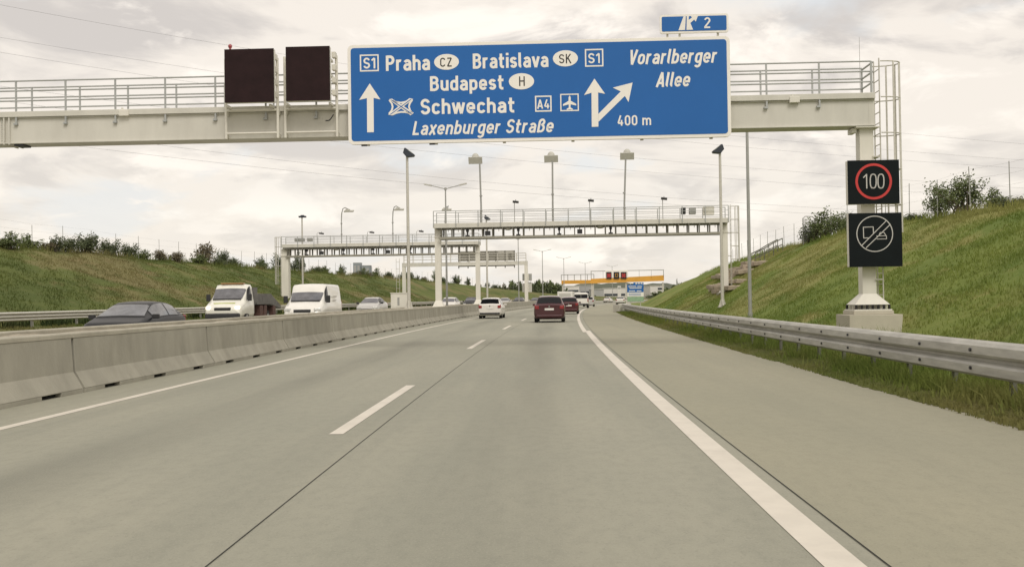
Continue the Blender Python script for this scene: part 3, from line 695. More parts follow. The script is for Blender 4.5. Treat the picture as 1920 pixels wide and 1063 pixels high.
# ------------------------------------------------------------------ variable message signs
def vms(label, x0_, y0_, x1_, y1_, d, depth, face, name='message_display'):
    r = thing(name, label, 'display', F1.o, -F1.ang)
    a = F1.lp(x0_, y1_, d); c_ = F1.lp(x1_, y0_, d); lo = (a[0], a[1]); hi = (c_[0], c_[1])
    b = MB(); b.box(((lo[0] + hi[0]) / 2, d + depth / 2 + .012, (lo[1] + hi[1]) / 2), (hi[0] - lo[0] - .004, depth, hi[1] - lo[1] - .004)); b.build('housing', X['creamlite'], r, .012)
    b = MB(); b.box(((lo[0] + hi[0]) / 2, d + .008, (lo[1] + hi[1]) / 2), (hi[0] - lo[0], .024, hi[1] - lo[1])); b.build('screen', face, r, .004)
    return r, lo, hi
for (x0_, y0_, x1_, y1_, lab, pxl, pxr) in ((421.5, 91, 513, 193.5, 'unlit dark overhead display with red beacon, left of its twin beside the blue sign', 424, 521), (536.5, 86.5, 618, 190, 'unlit dark overhead display without a beacon, close beside the blue sign', 535, 632)):
    r, lo, hi = vms(lab, x0_, y0_, x1_, y1_, -.95, .16, X['vmsL'])
    b = MB(); xa = F1.lp(pxl, 230, -.5)[0]; xb_ = F1.lp(pxr, 230, -.5)[0]; zlo = zb - .02
    for xx in (xa, xb_): b.cyl((xx, -.5, zlo), (xx, -.5, hi[1] - .15), .038, n=10)
    for zz in (lo[1] - .12, zb + .12): b.cyl((xa, -.5, zz), (xb_, -.5, zz), .03, n=8)
    for zz in (lo[1] - .05, hi[1] - .3, (lo[1] + hi[1]) / 2):
        for xx in (xa + .12, xb_ - .12): b.box((xx, -.63, zz), (.06, .34, .06))
    for zz in (zb + .06, zt - .2):
        for xx in (xa, xb_): b.box((xx, -.42, zz), (.07, .16, .08))
    for k in range(4): b.box((xb_ - .03, -.62, lo[1] + .25 + k * .33), (.1, .2, .14))
    b.build('mounting_frame', X['creamlite'], r)
    if 'red beacon' in lab:
        q = F1.lp(431.5, 90, -.9); b = MB(); b.cyl((q[0], -.9, hi[1]), (q[0], -.9, hi[1] + .06), .03, n=8); b.ellipsoid((q[0], -.9, hi[1] + .09), (.055, .055, .06)); b.build('beacon', X['beacon'], r)
    else:
        q = F1.lp(617, 222, -.45); b = MB(); b.tube([(q[0] + .12, -.45, q[1] + .1), (q[0] + .05, -.46, q[1] - .02), (q[0], -.45, q[1] - .06), (q[0] - .1, -.4, q[1] - .06)], .015, 6); b.build('cable', X['dark'], r)
r, lo, hi = vms('lit display on the gantry column showing 100 in a red ring', 1590.5, 299.5, 1685.5, 383.5, -.48, .2, X['vmsR'], 'speed_limit_display')
b = MB(); q = F1.lp(1638, 340.5, -.48); b.ring((q[0], -.488, q[1]), .435, .062, .01); b.build('led_ring', X['led_r'], r)
b = MB()
def stroke(b, pts, wd, y, t=.008, fr=F1, d=-.48):
    q = [fr.lp(x, yy, d) for x, yy in pts]
    for (xa, za), (xb_, zb_) in zip(q[:-1], q[1:]):
        l = math.hypot(xb_ - xa, zb_ - za); b.box(((xa + xb_) / 2, y - t / 2, (za + zb_) / 2), (l + wd * .8, t, wd), 0, ry=-math.atan2(zb_ - za, xb_ - xa))
Y0 = -.486
stroke(b, [(1619, 333), (1624.5, 327.5), (1625, 353)], .028, Y0)
for cxp in (1637, 1651.5):
    stroke(b, [(cxp + 5.6 * math.copysign(abs(math.sin(a)) ** .7, math.sin(a)), 340 - 13 * math.copysign(abs(math.cos(a)) ** .8, math.cos(a))) for a in [2 * math.pi * i / 20 for i in range(21)]], .028, Y0)
b.build('led_number', X['led_w'], r)
r, lo, hi = vms('lit display below the 100 display, showing end of lorry overtaking ban', 1593, 398.5, 1690.5, 501, -.48, .2, X['vmsR'], 'overtaking_display')
b = MB(); q = F1.lp(1640, 438.5, -.48); b.ring((q[0], -.488, q[1]), .455, .023, .01); b.build('led_ring', X['led_w'], r)
b = MB(); wd = .020
stroke(b, [(1616, 460), (1662, 413.5)], wd, Y0); stroke(b, [(1624, 464.5), (1669, 421)], wd, Y0)
stroke(b, [(1637.5, 437.5), (1637, 425.6), (1618.5, 426.2), (1619.2, 446.5), (1629, 446.2)], wd, Y0)
stroke(b, [(1647.5, 442), (1650, 436.2), (1657.5, 436), (1660.5, 441.3)], wd * .8, Y0); stroke(b, [(1643.5, 442.6), (1661.8, 442), (1662, 448), (1643.8, 448.4)], wd * .8, Y0)
b.build('led_symbol', X['led_w'], r)
b = MB()

# ------------------------------------------------------------------ toll gantries
def toll_gantry(fr, label, px_l, px_r, ztop, zgb, zlc, zlb, zrl, base_l, base_r, group, step=.72, seed=1, cage_side=1, cols=(.42, .42)):
    rnd = random.Random(seed)
    g = fr.root('toll_gantry', label, 'gantry', group)
    xl = fr.lp(px_l, 500)[0]; xr = fr.lp(px_r, 500)[0]
    b = MB(); b.box(((xl + xr) / 2, 0, (ztop + zgb) / 2), (xr - xl + .4, .7, ztop - zgb)); b.box(((xl + xr) / 2, 0, ztop - .06), (xr - xl + .46, 1.4, .06)); [b.box(((xl + xr) / 2, yy, ztop - .17), (xr - xl + .5, .05, .33)) for yy in (-.74, .74)]; b.box(((xl + xr) / 2, 0, zgb + .02), (xr - xl + .42, .9, .03))
    b.build('girder', X['cream'], g, .01)
    b = MB()
    for yy in (-.55, .55): b.box(((xl + xr) / 2, yy, (zlc + zlb) / 2), (xr - xl - .3, .12, zlc - zlb))
    n = int((xr - xl - .5) / step)
    for k in range(n + 1):
        xx = xl + .35 + k * (xr - xl - .7) / n
        b.prismx([(-.62, zlc), (-.42, zlc), (-.35, zgb), (-.75, zgb)], xx - .035, xx + .035, 1); b.prismx([(.42, zlc), (.62, zlc), (.75, zgb), (.35, zgb)], xx - .035, xx + .035, 1)
        b.box((xx, 0, zlc - .02), (.06, 1.0, .05), 1); b.box((xx, 0, zgb - .03), (step, 1.3, .05), 1)
    b.build('equipment_rack', [X['chord'], X['rack']], g)
    kinds = [None] * 1
    for k in range(n):
        xx = xl + .35 + (k + .5) * (xr - xl - .7) / n
        t = k % 9
        if t in (2, 4, 6, 7) and k < n * .72:
            b = MB()
            if t == 4: b.box((xx, -.35, zlc + .22), (.36, .45, .3)); b.cyl((xx, -.35, zgb), (xx, -.35, zlc + .3), .03)
            elif t == 6: b.ellipsoid((xx, -.3, zgb - .05), (.32, .3, .16))
            else: b.box((xx, -.3, zgb - .14), (.18, .4, .26)); b.cyl((xx, -.3, zgb - .2), (xx, -.3, zlc + .06), .05); b.box((xx, -.32, zlc + .06), (.3, .3, .1))
            b.build('toll_camera', X['dark'] if t != 6 else X['lampgrey'], g)
        else:
            b = MB(); b.cyl((xx + .06, -.2, zgb), (xx + .06, -.2, zgb - .25), .02); b.build('sensor_stub', X['galv'], g)
    for yy in (-.79, .79):
        b = MB()
        for z in (zrl, (zrl + ztop) / 2 + .1, ztop + .2): b.cyl((xl - .2, yy, z), (xr + .2, yy, z), .028 if z == zrl else .018, n=6)
        m_ = int((xr - xl) / 1.48)
        for k in range(m_ + 1): xx = xl - .2 + k * (xr - xl + .4) / m_; b.box((xx, yy, (zrl + zgb + .1) / 2), (.06, .04, zrl - zgb - .1))
        b.build('railing', X['railing'], g)
    for xx, zbse, cw in ((xl, base_l, cols[0]), (xr, base_r, cols[1])):
        b = MB(); b.box((xx, 0, (zgb + zbse) / 2), (cw, cw * 1.1, zgb - zbse)); b.add([(xx + sx_ * cw * .5, sy * cw * .55, zbse + .45) for sx_ in (-1, 1) for sy in (-1, 1)] + [(xx + sx_ * cw * .95, sy * cw, zbse + .03) for sx_ in (-1, 1) for sy in (-1, 1)], [(0, 2, 6, 4), (1, 5, 7, 3), (0, 4, 5, 1), (2, 3, 7, 6)])
        b.box((xx, 0, zbse + .015), (cw * 2.1, cw * 2.2, .05)); b.box((xx, 0, zlc), (cw * 1.25, cw * 1.3, .05)); b.build('column', X['creamlite'], g, .008)
        MB().box((xx, 0, zbse - .35), (cw * 2.6, cw * 2.6, .68)).build('pedestal', X['barrier'], g, .02)
    ladder_cage(g, (xr if cage_side > 0 else xl) + cage_side * .45, (base_r if cage_side > 0 else base_l) + .4, zrl, max(2.6, base_r + 2.2), .6, cage_side)
    return g, xl, xr
F2 = Frame(0.0, 72.8, .041)
g2, xl2, xr2 = toll_gantry(F2, 'toll gantry over the near lanes, second gantry away, with three tall antennas', 822, 1359, 6.8, 6.45, 5.84, 5.68, 7.66, .88, at(1358, 549, 72.2).z, 'toll gantries with antennas', seed=2)
F3 = Frame(-16.0, 98.5, .03)
g3, xl3, xr3 = toll_gantry(F3, 'toll gantry over the oncoming lanes, farther left than the one above the near lanes', 536, 896, 6.95, 6.5, 5.85, 5.7, 7.68, .75, .9, 'toll gantries with antennas', seed=4, cage_side=-1, cols=(.7, .42))
def tall_antenna(fr, g, px, py, z0, curved=0):
    q = fr.lp(px[0], py, 0)
    xb = fr.lp(px[1], 415, 0)[0]
    b = MB(); zt_ = q[1] - .15
    if curved: b.tube([(xb, -.2, z0), (xb, -.2, zt_ - 1.0), (xb + .04, -.2, zt_ - .3), (xb + .15, -.2, zt_ + .1), (xb + .35, -.2, zt_ + .22), (q[0] + .1, -.25, zt_ - .02)], .05, 8)
    else: b.tube([(xb, -.2, z0), (xb, -.2, z0 + 1.2), (fr.lp(px[2], py + 10, 0)[0], -.2, zt_)], [.075, .065, .06], 8)
    for zz in (z0 + .85, z0 + 1.9): b.cyl((xb, -.2, zz), (xb, -.2, zz + .08), .1, n=10)
    m = b.build('antenna_mast', X['pole'], g)
    b = MB()
    if curved: b.box((q[0], -.25, zt_ - .14), (.9, .5, .14), rx=.25); b.box((q[0] - .1, -.25, zt_ - .02), (.4, .3, .14))
    else: b.box((q[0], -.25, q[1]), (.98, .5, .12), rx=-1.15); b.ellipsoid((q[0], -.15, q[1] + .2), (.27, .16, .34), mi=0)
    b.build('antenna_head', X['lampgrey'], m)
def small_lamp(fr, g, px, py, z0, bent=0):
    q = fr.lp(px, py, -.2); b = MB()
    if bent: b.tube([(q[0] - .45, -.2, z0), (q[0] - .45, -.2, q[1]), (q[0] - .35, -.2, q[1] + .1), (q[0], -.2, q[1] + .05)], .022, 6)
    else: b.cyl((q[0] - .1, -.2, z0), (q[0] - .1, -.2, q[1]), .025, n=6)
    m = b.build('lamp_post', X['pole'], g)
    b = MB(); b.box((q[0], -.25, q[1]), (.42, .3, .14), ry=.12); b.cyl((q[0], -.2, q[1]), (q[0], -.2, q[1] + .18), .02); b.build('lamp_head', X['ink'], m)
for p in ((892, 903, 900), (1033.5, 1037, 1036), (1175.5, 1171, 1173)): tall_antenna(F2, g2, p, {892: 302, 1033.5: 299, 1175.5: 294}[p[0]], 6.8)
for p in ((967, 379), (1108, 376.5), (1245, 373)): small_lamp(F2, g2, p[0], p[1], 6.8)
for px, w_, m_ in ((1281, .3, 'dark'), (1298, .45, 'pole'), (1328, .75, 'creamlite')):
    q = F2.lp(px, 396, -.4); MB().box((q[0], -.45, q[1]), (w_, .5, .45 if m_ != 'creamlite' else .6)).build('equipment_box', X[m_], g2, .02)
q = F2.lp(913, 407, -.4)
for p in ((655, 641, 391), (749, 737, 388), (838, 835, 388)): tall_antenna(F3, g3, (p[0], p[1]), p[2], 6.95, 1)
for p in ((603, 438), (697.5, 436), (790, 434)): small_lamp(F3, g3, p[0], p[1], 6.95, 1)
q = F3.lp(562, 450, -.4); b = MB(); b.box((q[0], -.4, q[1]), (.9, .5, .3)); b.box((q[0] + 1.0, -.4, q[1]), (.5, .4, .3)); b.build('equipment_box', X['pole'], g3)

# ------------------------------------------------------------------ floodlight poles and lamps
def flood_pole(label, loc, h, aim, flat=False):
    r = thing('floodlight_pole', label, 'floodlight', loc, 0, 'floodlight poles beside the toll gantries')
    b = MB(); b.cyl((0, 0, .05), (0, 0, h), .105, .075, n=12); b.box((0, 0, .03), (.5, .5, .06))
    for sx_ in (-1, 1): b.prism([(sx_ * .09, .05), (sx_ * .24, .05), (sx_ * .1, .5)], -.015, .015); b.prismx([(sx_ * .09, .05), (sx_ * .24, .05), (sx_ * .1, .5)], -.015, .015)
    b.build('pole', X['galv'], r)
    b = MB()
    if flat: b.box((.05, 0, h + .08), (.75, .45, .16)); b.box((.05, 0, h + .2), (.35, .3, .1))
    else:
        b.prism([(-.14 * aim, h + .36), (.02 * aim, h + .34), (.46 * aim, h + .0), (.40 * aim, h - .10), (-.02 * aim, h - .14), (-.22 * aim, h + .1)], -.26, .26); b.box((-.10 * aim, 0, h + .36), (.13, .26, .1)); b.prism([(.06 * aim, h + .27), (.10 * aim, h + .29), (.40 * aim, h + .06), (.36 * aim, h + .03)], -.275, .275, 1)
    b.build('lamp_head', [X['darkmetal'], X['pole']], r, .02)
    return r
p = at(767, 573, 60.6); flood_pole('floodlight pole standing in the median, its dark head aimed right', (p.x, p.y, .88), at(763, 291, 60.6).z - .88, 1)
p = at(1355, 582, 61); flood_pole('floodlight pole on the right bank before the toll gantry, aimed left', (p.x, p.y, gz(p.x - off(61), 61) - .05), at(1352, 284, 61).z - gz(p.x - off(61), 61) + .05, -1)
p = at(914, 565, 108.5); flood_pole('floodlight pole in the median beyond the near toll gantry', (p.x, p.y, .88), at(909, 411, 108.5).z - .88, 1)
p = at(568, 560, 106); flood_pole('flat-headed floodlight pole behind the left toll gantry', (p.x, p.y, gz(p.x - off(106), 106)), at(568, 408, 106).z - gz(p.x - off(106), 106), 1, True)
p = at(1407, 598, 45); r = thing('lamp_post', 'plain grey lamp post on the right verge, its top hidden by the gantry beam', 'lamp post', (p.x, p.y, gz(p.x - off(45), 45) - .05))
b = MB(); b.cyl((0, 0, 0), (0, 0, 9.1), .085, .06, n=12); b.cyl((0, 0, 0), (0, 0, .5), .11, n=12); b.build('pole', X['pole'], r); MB().box((-.25, 0, 9.12), (.7, .2, .1)).build('lamp_head', X['darkmetal'], r, .02)
base = None
for i, (px, s, wh) in enumerate(((838, 78, 'double-armed street lamp in the median, nearest of its row, beside the toll gantry'), (973, 146, 'double-armed street lamp left of the small row, near the back of the sign gantry'),
        (1018, 186, 'double-armed street lamp directly above the maroon hatchback'), (1058, 228, 'double-armed street lamp above the left end of the orange gantry'), (1098, 262, 'double-armed street lamp left of the three red and black lane signals'), (1148.5, 292, 'farthest double-armed street lamp, right above the lane signals'))):
    p = at(px, 556, s)
    if base is None:
        r = base = thing('street_lamp', wh, 'street lamp', (p.x, p.y, .85), 0, 'double-armed street lamps in the median')
        b = MB(); b.cyl((0, 0, 0), (0, 0, 9.0), .085, .05, n=10); b.cyl((0, 0, 8.9), (0, 0, 9.1), .09, n=8); b.build('pole', X['pole'], r)
        for sx_ in (-1, 1):
            a = MB().tube([(0, 0, 9.0), (sx_ * .8, 0, 9.2), (sx_ * 1.1, 0, 9.28)], .035, 6).build('arm', X['pole'], r); MB().box((sx_ * 1.35, 0, 9.33), (.6, .22, .09), ry=-sx_ * .22).build('lamp_head', X['lampgrey'], a)
    else:
        r = copy_tree(base); r.location = (p.x, p.y, .85 if s < 200 else 1.1); r['label'] = wh
    r.scale = (1.0, 1, 1 if s < 170 else 1.0)

# ------------------------------------------------------------------ far gantry seen from behind, orange gantry
F4 = Frame(-14.5, 155, .05)
g4 = F4.root('sign_gantry', 'far sign gantry over the oncoming lanes, seen from behind', 'gantry')
xa = F4.lp(758, 540)[0]; xb_ = F4.lp(987, 540)[0]; z1 = F4.lp(870, 491.5)[1]; z0 = F4.lp(870, 498.5)[1]
b = MB(); b.box(((xa + xb_) / 2, 0, (z0 + z1) / 2), (xb_ - xa + .5, .6, z1 - z0)); b.build('girder', X['cream'], g4)
b = MB()
for yy in (-.4, .4):
    for z in (z1 + .45, z1 + .85, z1 + 1.2): b.cyl((xa, yy, z), (xb_, yy, z), .03, n=6)
    for k in range(14): xx = xa + (xb_ - xa) * k / 13; b.box((xx, yy, z1 + .6), (.06, .05, 1.2))
b.build('railing', X['galv'], g4)
for xx in (xa, xb_): MB().box((xx, 0, (z0 + .6) / 2), (.5, .55, z0 - .6)).build('column', X['creamlite'], g4)
b = MB(); b.box((xa - .7, 0, 4), (.06, .06, 7.5)); b.box((xa - 1.2, 0, 5), (.05, .05, 5.5)); [b.box((xa - .95, 0, 2.2 + k), (.5, .05, .05)) for k in range(6)]; b.build('ladder', X['galv'], g4)
sgn = F4.root('direction_sign', 'back of a large far sign with ribs, on the far gantry over the oncoming lanes', 'road sign')
s0 = F4.lp(859, 490.3, .5); s1 = F4.lp(965.5, 469.5, .5)
MB().box(((s0[0] + s1[0]) / 2, .55, (s0[1] + s1[1]) / 2), (s1[0] - s0[0], .08, s1[1] - s0[1])).build('panel', X['signback'], sgn)
b = MB()
for k in range(7): b.box((s0[0] + .1 + (s1[0] - s0[0] - .2) * k / 6, .45, (s0[1] + s1[1]) / 2 - .55), (.13, .1, s1[1] - s0[1] + 1.1))
for k in range(4): b.box(((s0[0] + s1[0]) / 2 - .15 * (s1[0] - s0[0]), .43, s0[1] + .3 + k * .36), ((s1[0] - s0[0]) * .7, .06, .06))
b.box(((s0[0] + s1[0]) / 2, .42, s0[1] - .72), (s1[0] - s0[0], .2, .22)); b.box((s1[0] - .7, .4, s0[1] + .75), (.35, .2, .8)); b.build('rib', X['rack'], sgn)
for y0_, y1_, lab in ((513, 526.5, 'upper small display seen from behind on the far gantry column'), (531, 548, 'lower small display seen from behind on the far gantry column')):
    q0 = F4.lp(979.5, y1_, .3); q1 = F4.lp(997, y0_, .3); r = F4.root('message_display', lab, 'display')
    MB().box(((q0[0] + q1[0]) / 2, .45, (q0[1] + q1[1]) / 2), (q1[0] - q0[0], .2, q1[1] - q0[1])).build('housing', X['pole'] if y0_ < 520 else X['lampgrey'], r, .03)
    MB().box(((q0[0] + q1[0]) / 2, .34, (q0[1] + q1[1]) / 2), (.5, .04, q1[1] - q0[1] - .1)).build('bracket', X['creamlite'], r)

F5 = Frame(13.3, 245, .12)
g5 = F5.root('orange_gantry', 'far orange gantry with three lane signals over the near lanes', 'gantry', 'orange gantries at the junction')
xa = F5.lp(1108, 525)[0]; xb_ = F5.lp(1245, 525)[0]; zo = F5.lp(1175, 530.5)[1]; zo1 = F5.lp(1175, 521)[1]; zr = F5.lp(1175, 507.5)[1]
b = MB(); b.prism([(xa, zo), (xb_, zo + .35), (xb_, zo1 + .45), (xa, zo1 - .1)], -.5, .5); b.build('girder', X['orange'], g5)
b = MB(); b.box(((xa + xb_) / 2, -.45, zr), (xb_ - xa, .12, .16))
for k in range(7): b.box((xa + .1 + (xb_ - xa - .2) * k / 6, -.45, (zr + zo1) / 2), (.16 if k in (0, 3, 6) else .08, .1, zr - zo1 + .2))
b.build('railing', X['pole'], g5)
for px in (1110, 1174, 1243):
    xx = F5.lp(px, 540)[0]; MB().box((xx, .1, zo / 2), (.38, .4, zo)).build('leg', X['galv'], g5)
MB().box(((F5.lp(1136, 520)[0] + F5.lp(1177, 520)[0]) / 2, -.55, (zo1 + zr) / 2 + .1), (5.4, .1, 1.75)).build('signal_backboard', X['white'], g5)
for x0_, x1_, m_, lab in ((1137, 1146.6, 'led_r', 'left red lane signal on the far orange gantry'), (1151, 1161, None, 'black unlit lane signal between the two red ones'), (1164.3, 1174.5, 'led_r', 'right red lane signal on the far orange gantry')):
    q0 = F5.lp(x0_, 523, -.6); q1 = F5.lp(x1_, 510, -.6); r = F5.root('lane_signal', lab, 'lane signal')
    cc_ = ((q0[0] + q1[0]) / 2, -.68, (q0[1] + q1[1]) / 2); MB().box(cc_, (q1[0] - q0[0], .14, q1[1] - q0[1])).build('housing', X['ink'], r)
    b = MB(); d_ = .36
    if m_:
        b.box((cc_[0], -.76, cc_[2]), (1.15, .03, .42), ry=math.pi / 4); b.box((cc_[0], -.765, cc_[2]), (1.15, .03, .42), ry=-math.pi / 4); b.build('cross', X['led_dim'], r)
    else: frame_rect(b, F5, -.76, x0_ + 2.5, 513, x1_ - 2.5, 519, .08); b.build('symbol', X['orange'], r)
F6 = Frame(7.9, 318, .2)
g6 = F6.root('orange_gantry', 'second orange gantry farther away, left behind the one with lane signals', 'gantry', 'orange gantries at the junction')
xa = F6.lp(1053, 528)[0]; xb_ = F6.lp(1114, 528)[0]; zo = F6.lp(1080, 532)[1]; zo1 = F6.lp(1080, 525.5)[1]; zr = F6.lp(1080, 515)[1]
MB().prism([(xa, zo), (xb_, zo), (xb_, zo1), (xa, zo1)], -.5, .5).build('girder', X['orange'], g6)
b = MB(); b.box(((xa + xb_) / 2, -.4, zr), (xb_ - xa, .12, .2)); [b.box((xa + (xb_ - xa) * k / 5, -.4, (zr + zo1) / 2), (.2, .1, zr - zo1)) for k in range(6)]; b.build('railing', X['pole'], g6)
for xx in (xa + .3, xb_ - .3): MB().box((xx, .1, zo / 2), (.4, .4, zo)).build('leg', X['galv'], g6)

# blue information board beside the exit
Fi = Frame(*at(1191, 572, 140).xy, .08)
r = Fi.root('information_board', 'tall blue, white and green direction board behind the guardrail end', 'road sign')
q0 = Fi.lp(1176.5, 566); q1 = Fi.lp(1206.5, 528.5); xm = (q0[0] + q1[0]) / 2; wd = q1[0] - q0[0]; H_ = q1[1] - q0[1]
def row(nm, f0, f1, m_, w_=1.0, dx=0.0): MB().box((xm + dx, 0, q1[1] - H_ * (f0 + f1) / 2), (wd * w_, .06, H_ * (f1 - f0) - .02)).build(nm, X[m_], r)
row('panel', .02, .13, 'blue', .62, .19 * wd); row('panel', .13, .52, 'blue'); row('panel', .52, .74, 'white'); row('panel', .74, .98, 'green')
for k in range(3): MB().box((xm + wd * (.06 + .16 * k), -.04, q1[1] - H_ * .075), (.26, .02, .16)).build('pictogram', X['white'], r)
for z_, a0_, a1_ in ((.22, -.42, .05), (.22, .12, .40), (.31, -.36, .38), (.45, -.4, -.02), (.45, .08, .36)): MB().box((xm + wd * (a0_ + a1_) / 2, -.04, q1[1] - H_ * z_), (wd * (a1_ - a0_), .02, .1)).build('text_line', X['white'], r)
for z_ in (.59, .67): MB().box((xm - wd * .05, -.04, q1[1] - H_ * z_), (wd * .75, .02, .07)).build('text_line', X['blue'], r)
for sx_ in (-.3, .3): MB().cyl((xm + sx_ * wd, .1, gz(8, 140) - .2), (xm + sx_ * wd, .1, q1[1] - .2), .06).build('post', X['galv'], r)

# cabinet by the median
p = at(751, 572, 70); r = thing('electrical_cabinet', 'pale electrical cabinet in the median left of the floodlight pole', 'cabinet', (p.x, p.y, .86))
b = MB(); b.box((0, 0, .5), (1.25, .6, 1.0)); b.box((0, 0, 1.02), (1.33, .68, .05)); b.build('housing', X['creamlite'], r, .01)
b = MB(); b.box((-.1, -.31, .45), (.14, .02, .55)); b.build('label_plate', X['pole'], r)
for sx_ in (-.31, .31): MB().box((sx_, -.305, .52), (.58, .012, .84)).build('door', X['creamlite'], r)

# ------------------------------------------------------------------ vehicles
def pch(xs, ys, q):
    y = np.interp(q, xs, ys); k = np.array([.25, .5, .25])
    for _ in range(2): y[1:-1] = np.convolve(y, k, 'valid')
    return y
class Shell:
    """lofted car body; stations along local y, ring from sill over the roof to the other sill"""
    def __init__(s, st, n=72, tumble=.86):
        st = np.array(st, float); s.y0, s.y1 = st[0, 0], st[-1, 0]
        q = np.linspace(s.y0, s.y1, n); s.q = q
        zb_, zt_, zl, w_, wr = [pch(st[:, 0], st[:, i], q) for i in (1, 2, 3, 4, 5)]
        G = []
        for i in range(n):
            b_, t_, l_, ww, r_ = zb_[i], zt_[i], min(zl[i], zt_[i] - .01), w_[i], wr[i]
            dz = t_ - l_
            half = [(0, b_), (ww * .8, b_), (ww * .95, b_ + .05), (ww, b_ + .2), (ww * 1.0, b_ + (l_ - b_) * .6), (ww * .985, l_ - .06), (ww * .955, l_),
                    (ww * .955 + (r_ - ww * .955) * .5, l_ + dz * .48), (r_, l_ + dz * .86), (r_ - .05, t_ - dz * .04), (r_ * .62, t_), (0, t_ + .012)]
            G.append([(-x, z) for x, z in half[1:]][::1] and ([(x, q[i], z) for x, z in half] + [(-x, q[i], z) for x, z in half[-2::-1]]))
        s.G = np.array(G); s.nj = len(half)
    def body(s, m, name='body', parent=None, extra=None):
        n, k, _ = s.G.shape; b = MB(); v = s.G.reshape(-1, 3)
        f = [(i * k + j, i * k + j + 1, (i + 1) * k + j + 1, (i + 1) * k + j) for i in range(n - 1) for j in range(k - 1)]
        b.add(v, f, 0, True); b.add(v[:k - 1], [tuple(range(k - 1))]); b.add(v[-k:-1], [tuple(range(k - 1))[::-1]])
        return b
    def pt(s, y, j):
        i = np.interp(y, s.q, np.arange(len(s.q))); i0 = int(min(max(math.floor(i), 0), len(s.q) - 2)); fi = i - i0
        j0 = int(min(math.floor(j), s.G.shape[1] - 2)); fj = j - j0; G = s.G
        return Vector((G[i0, j0] * (1 - fi) + G[i0 + 1, j0] * fi) * (1 - fj) + Vector((G[i0, j0 + 1] * (1 - fi) + G[i0 + 1, j0 + 1] * fi)) * fj)
    def panel(s, y0, y1, j0, j1, m, name, parent, o=.012, ny=8, nj=8, y0b=None, y1b=None):
        """a pane laid on the shell; y0b/y1b let the ends slant between j0 and j1"""
        y0b = y0 if y0b is None else y0b; y1b = y1 if y1b is None else y1b
        b = MB(); P = []
        for a in range(ny + 1):
            for c_ in range(nj + 1):
                tj = c_ / nj; ya = y0 + (y0b - y0) * tj; yb = y1 + (y1b - y1) * tj
                y = ya + (yb - ya) * a / ny; j = j0 + (j1 - j0) * tj
                e = .02; p = s.pt(y, j); du = s.pt(min(y + e, s.y1), j) - s.pt(max(y - e, s.y0), j); dv = s.pt(y, min(j + .15, s.G.shape[1] - 1.01)) - s.pt(y, max(j - .15, 0))
                nn = du.cross(dv); nn = nn.normalized() if nn.length > 1e-9 else Vector((0, 0, 1))
                cdir = p - Vector((0, y, .7))
                if nn.dot(cdir) < 0: nn = -nn
                P.append(p + nn * o)
        k = nj + 1
        b.add(P, [(a * k + c_, a * k + c_ + 1, (a + 1) * k + c_ + 1, (a + 1) * k + c_) for a in range(ny) for c_ in range(nj)], 0, True)
        return b.build(name, m, parent)
def wheels(r, ys, wx, rad, width=.2):
    for y in ys:
        for sx_ in (-1, 1):
            b = MB(); b.cyl((sx_ * wx, y, rad), (sx_ * (wx - width), y, rad), rad, n=20); b.cyl((sx_ * (wx + .008), y, rad), (sx_ * wx, y, rad), rad * .88, n=20)
            wq = b.build('wheel', X['tyre'], r); bb = MB(); bb.cyl((sx_ * (wx + .015), y, rad), (sx_ * wx, y, rad), rad * .62, n=16); bb.build('rim', X['rim'], wq)
            b = MB(); b.cyl((sx_ * (wx - .02), y, rad + .02), (sx_ * (wx - .006), y, rad + .02), rad + .05, n=24); b.build('wheel_arch', X['dark'], r)
def mirrors(r, x, y, z, m, sz=(.2, .1, .14)):
    for sx_ in (-1, 1): b = MB(); b.box((sx_ * (x + .07), y, z), sz); b.box((sx_ * (x - .02), y, z - .04), (.1, .04, .04)); b.build('mirror', m, r, .025)
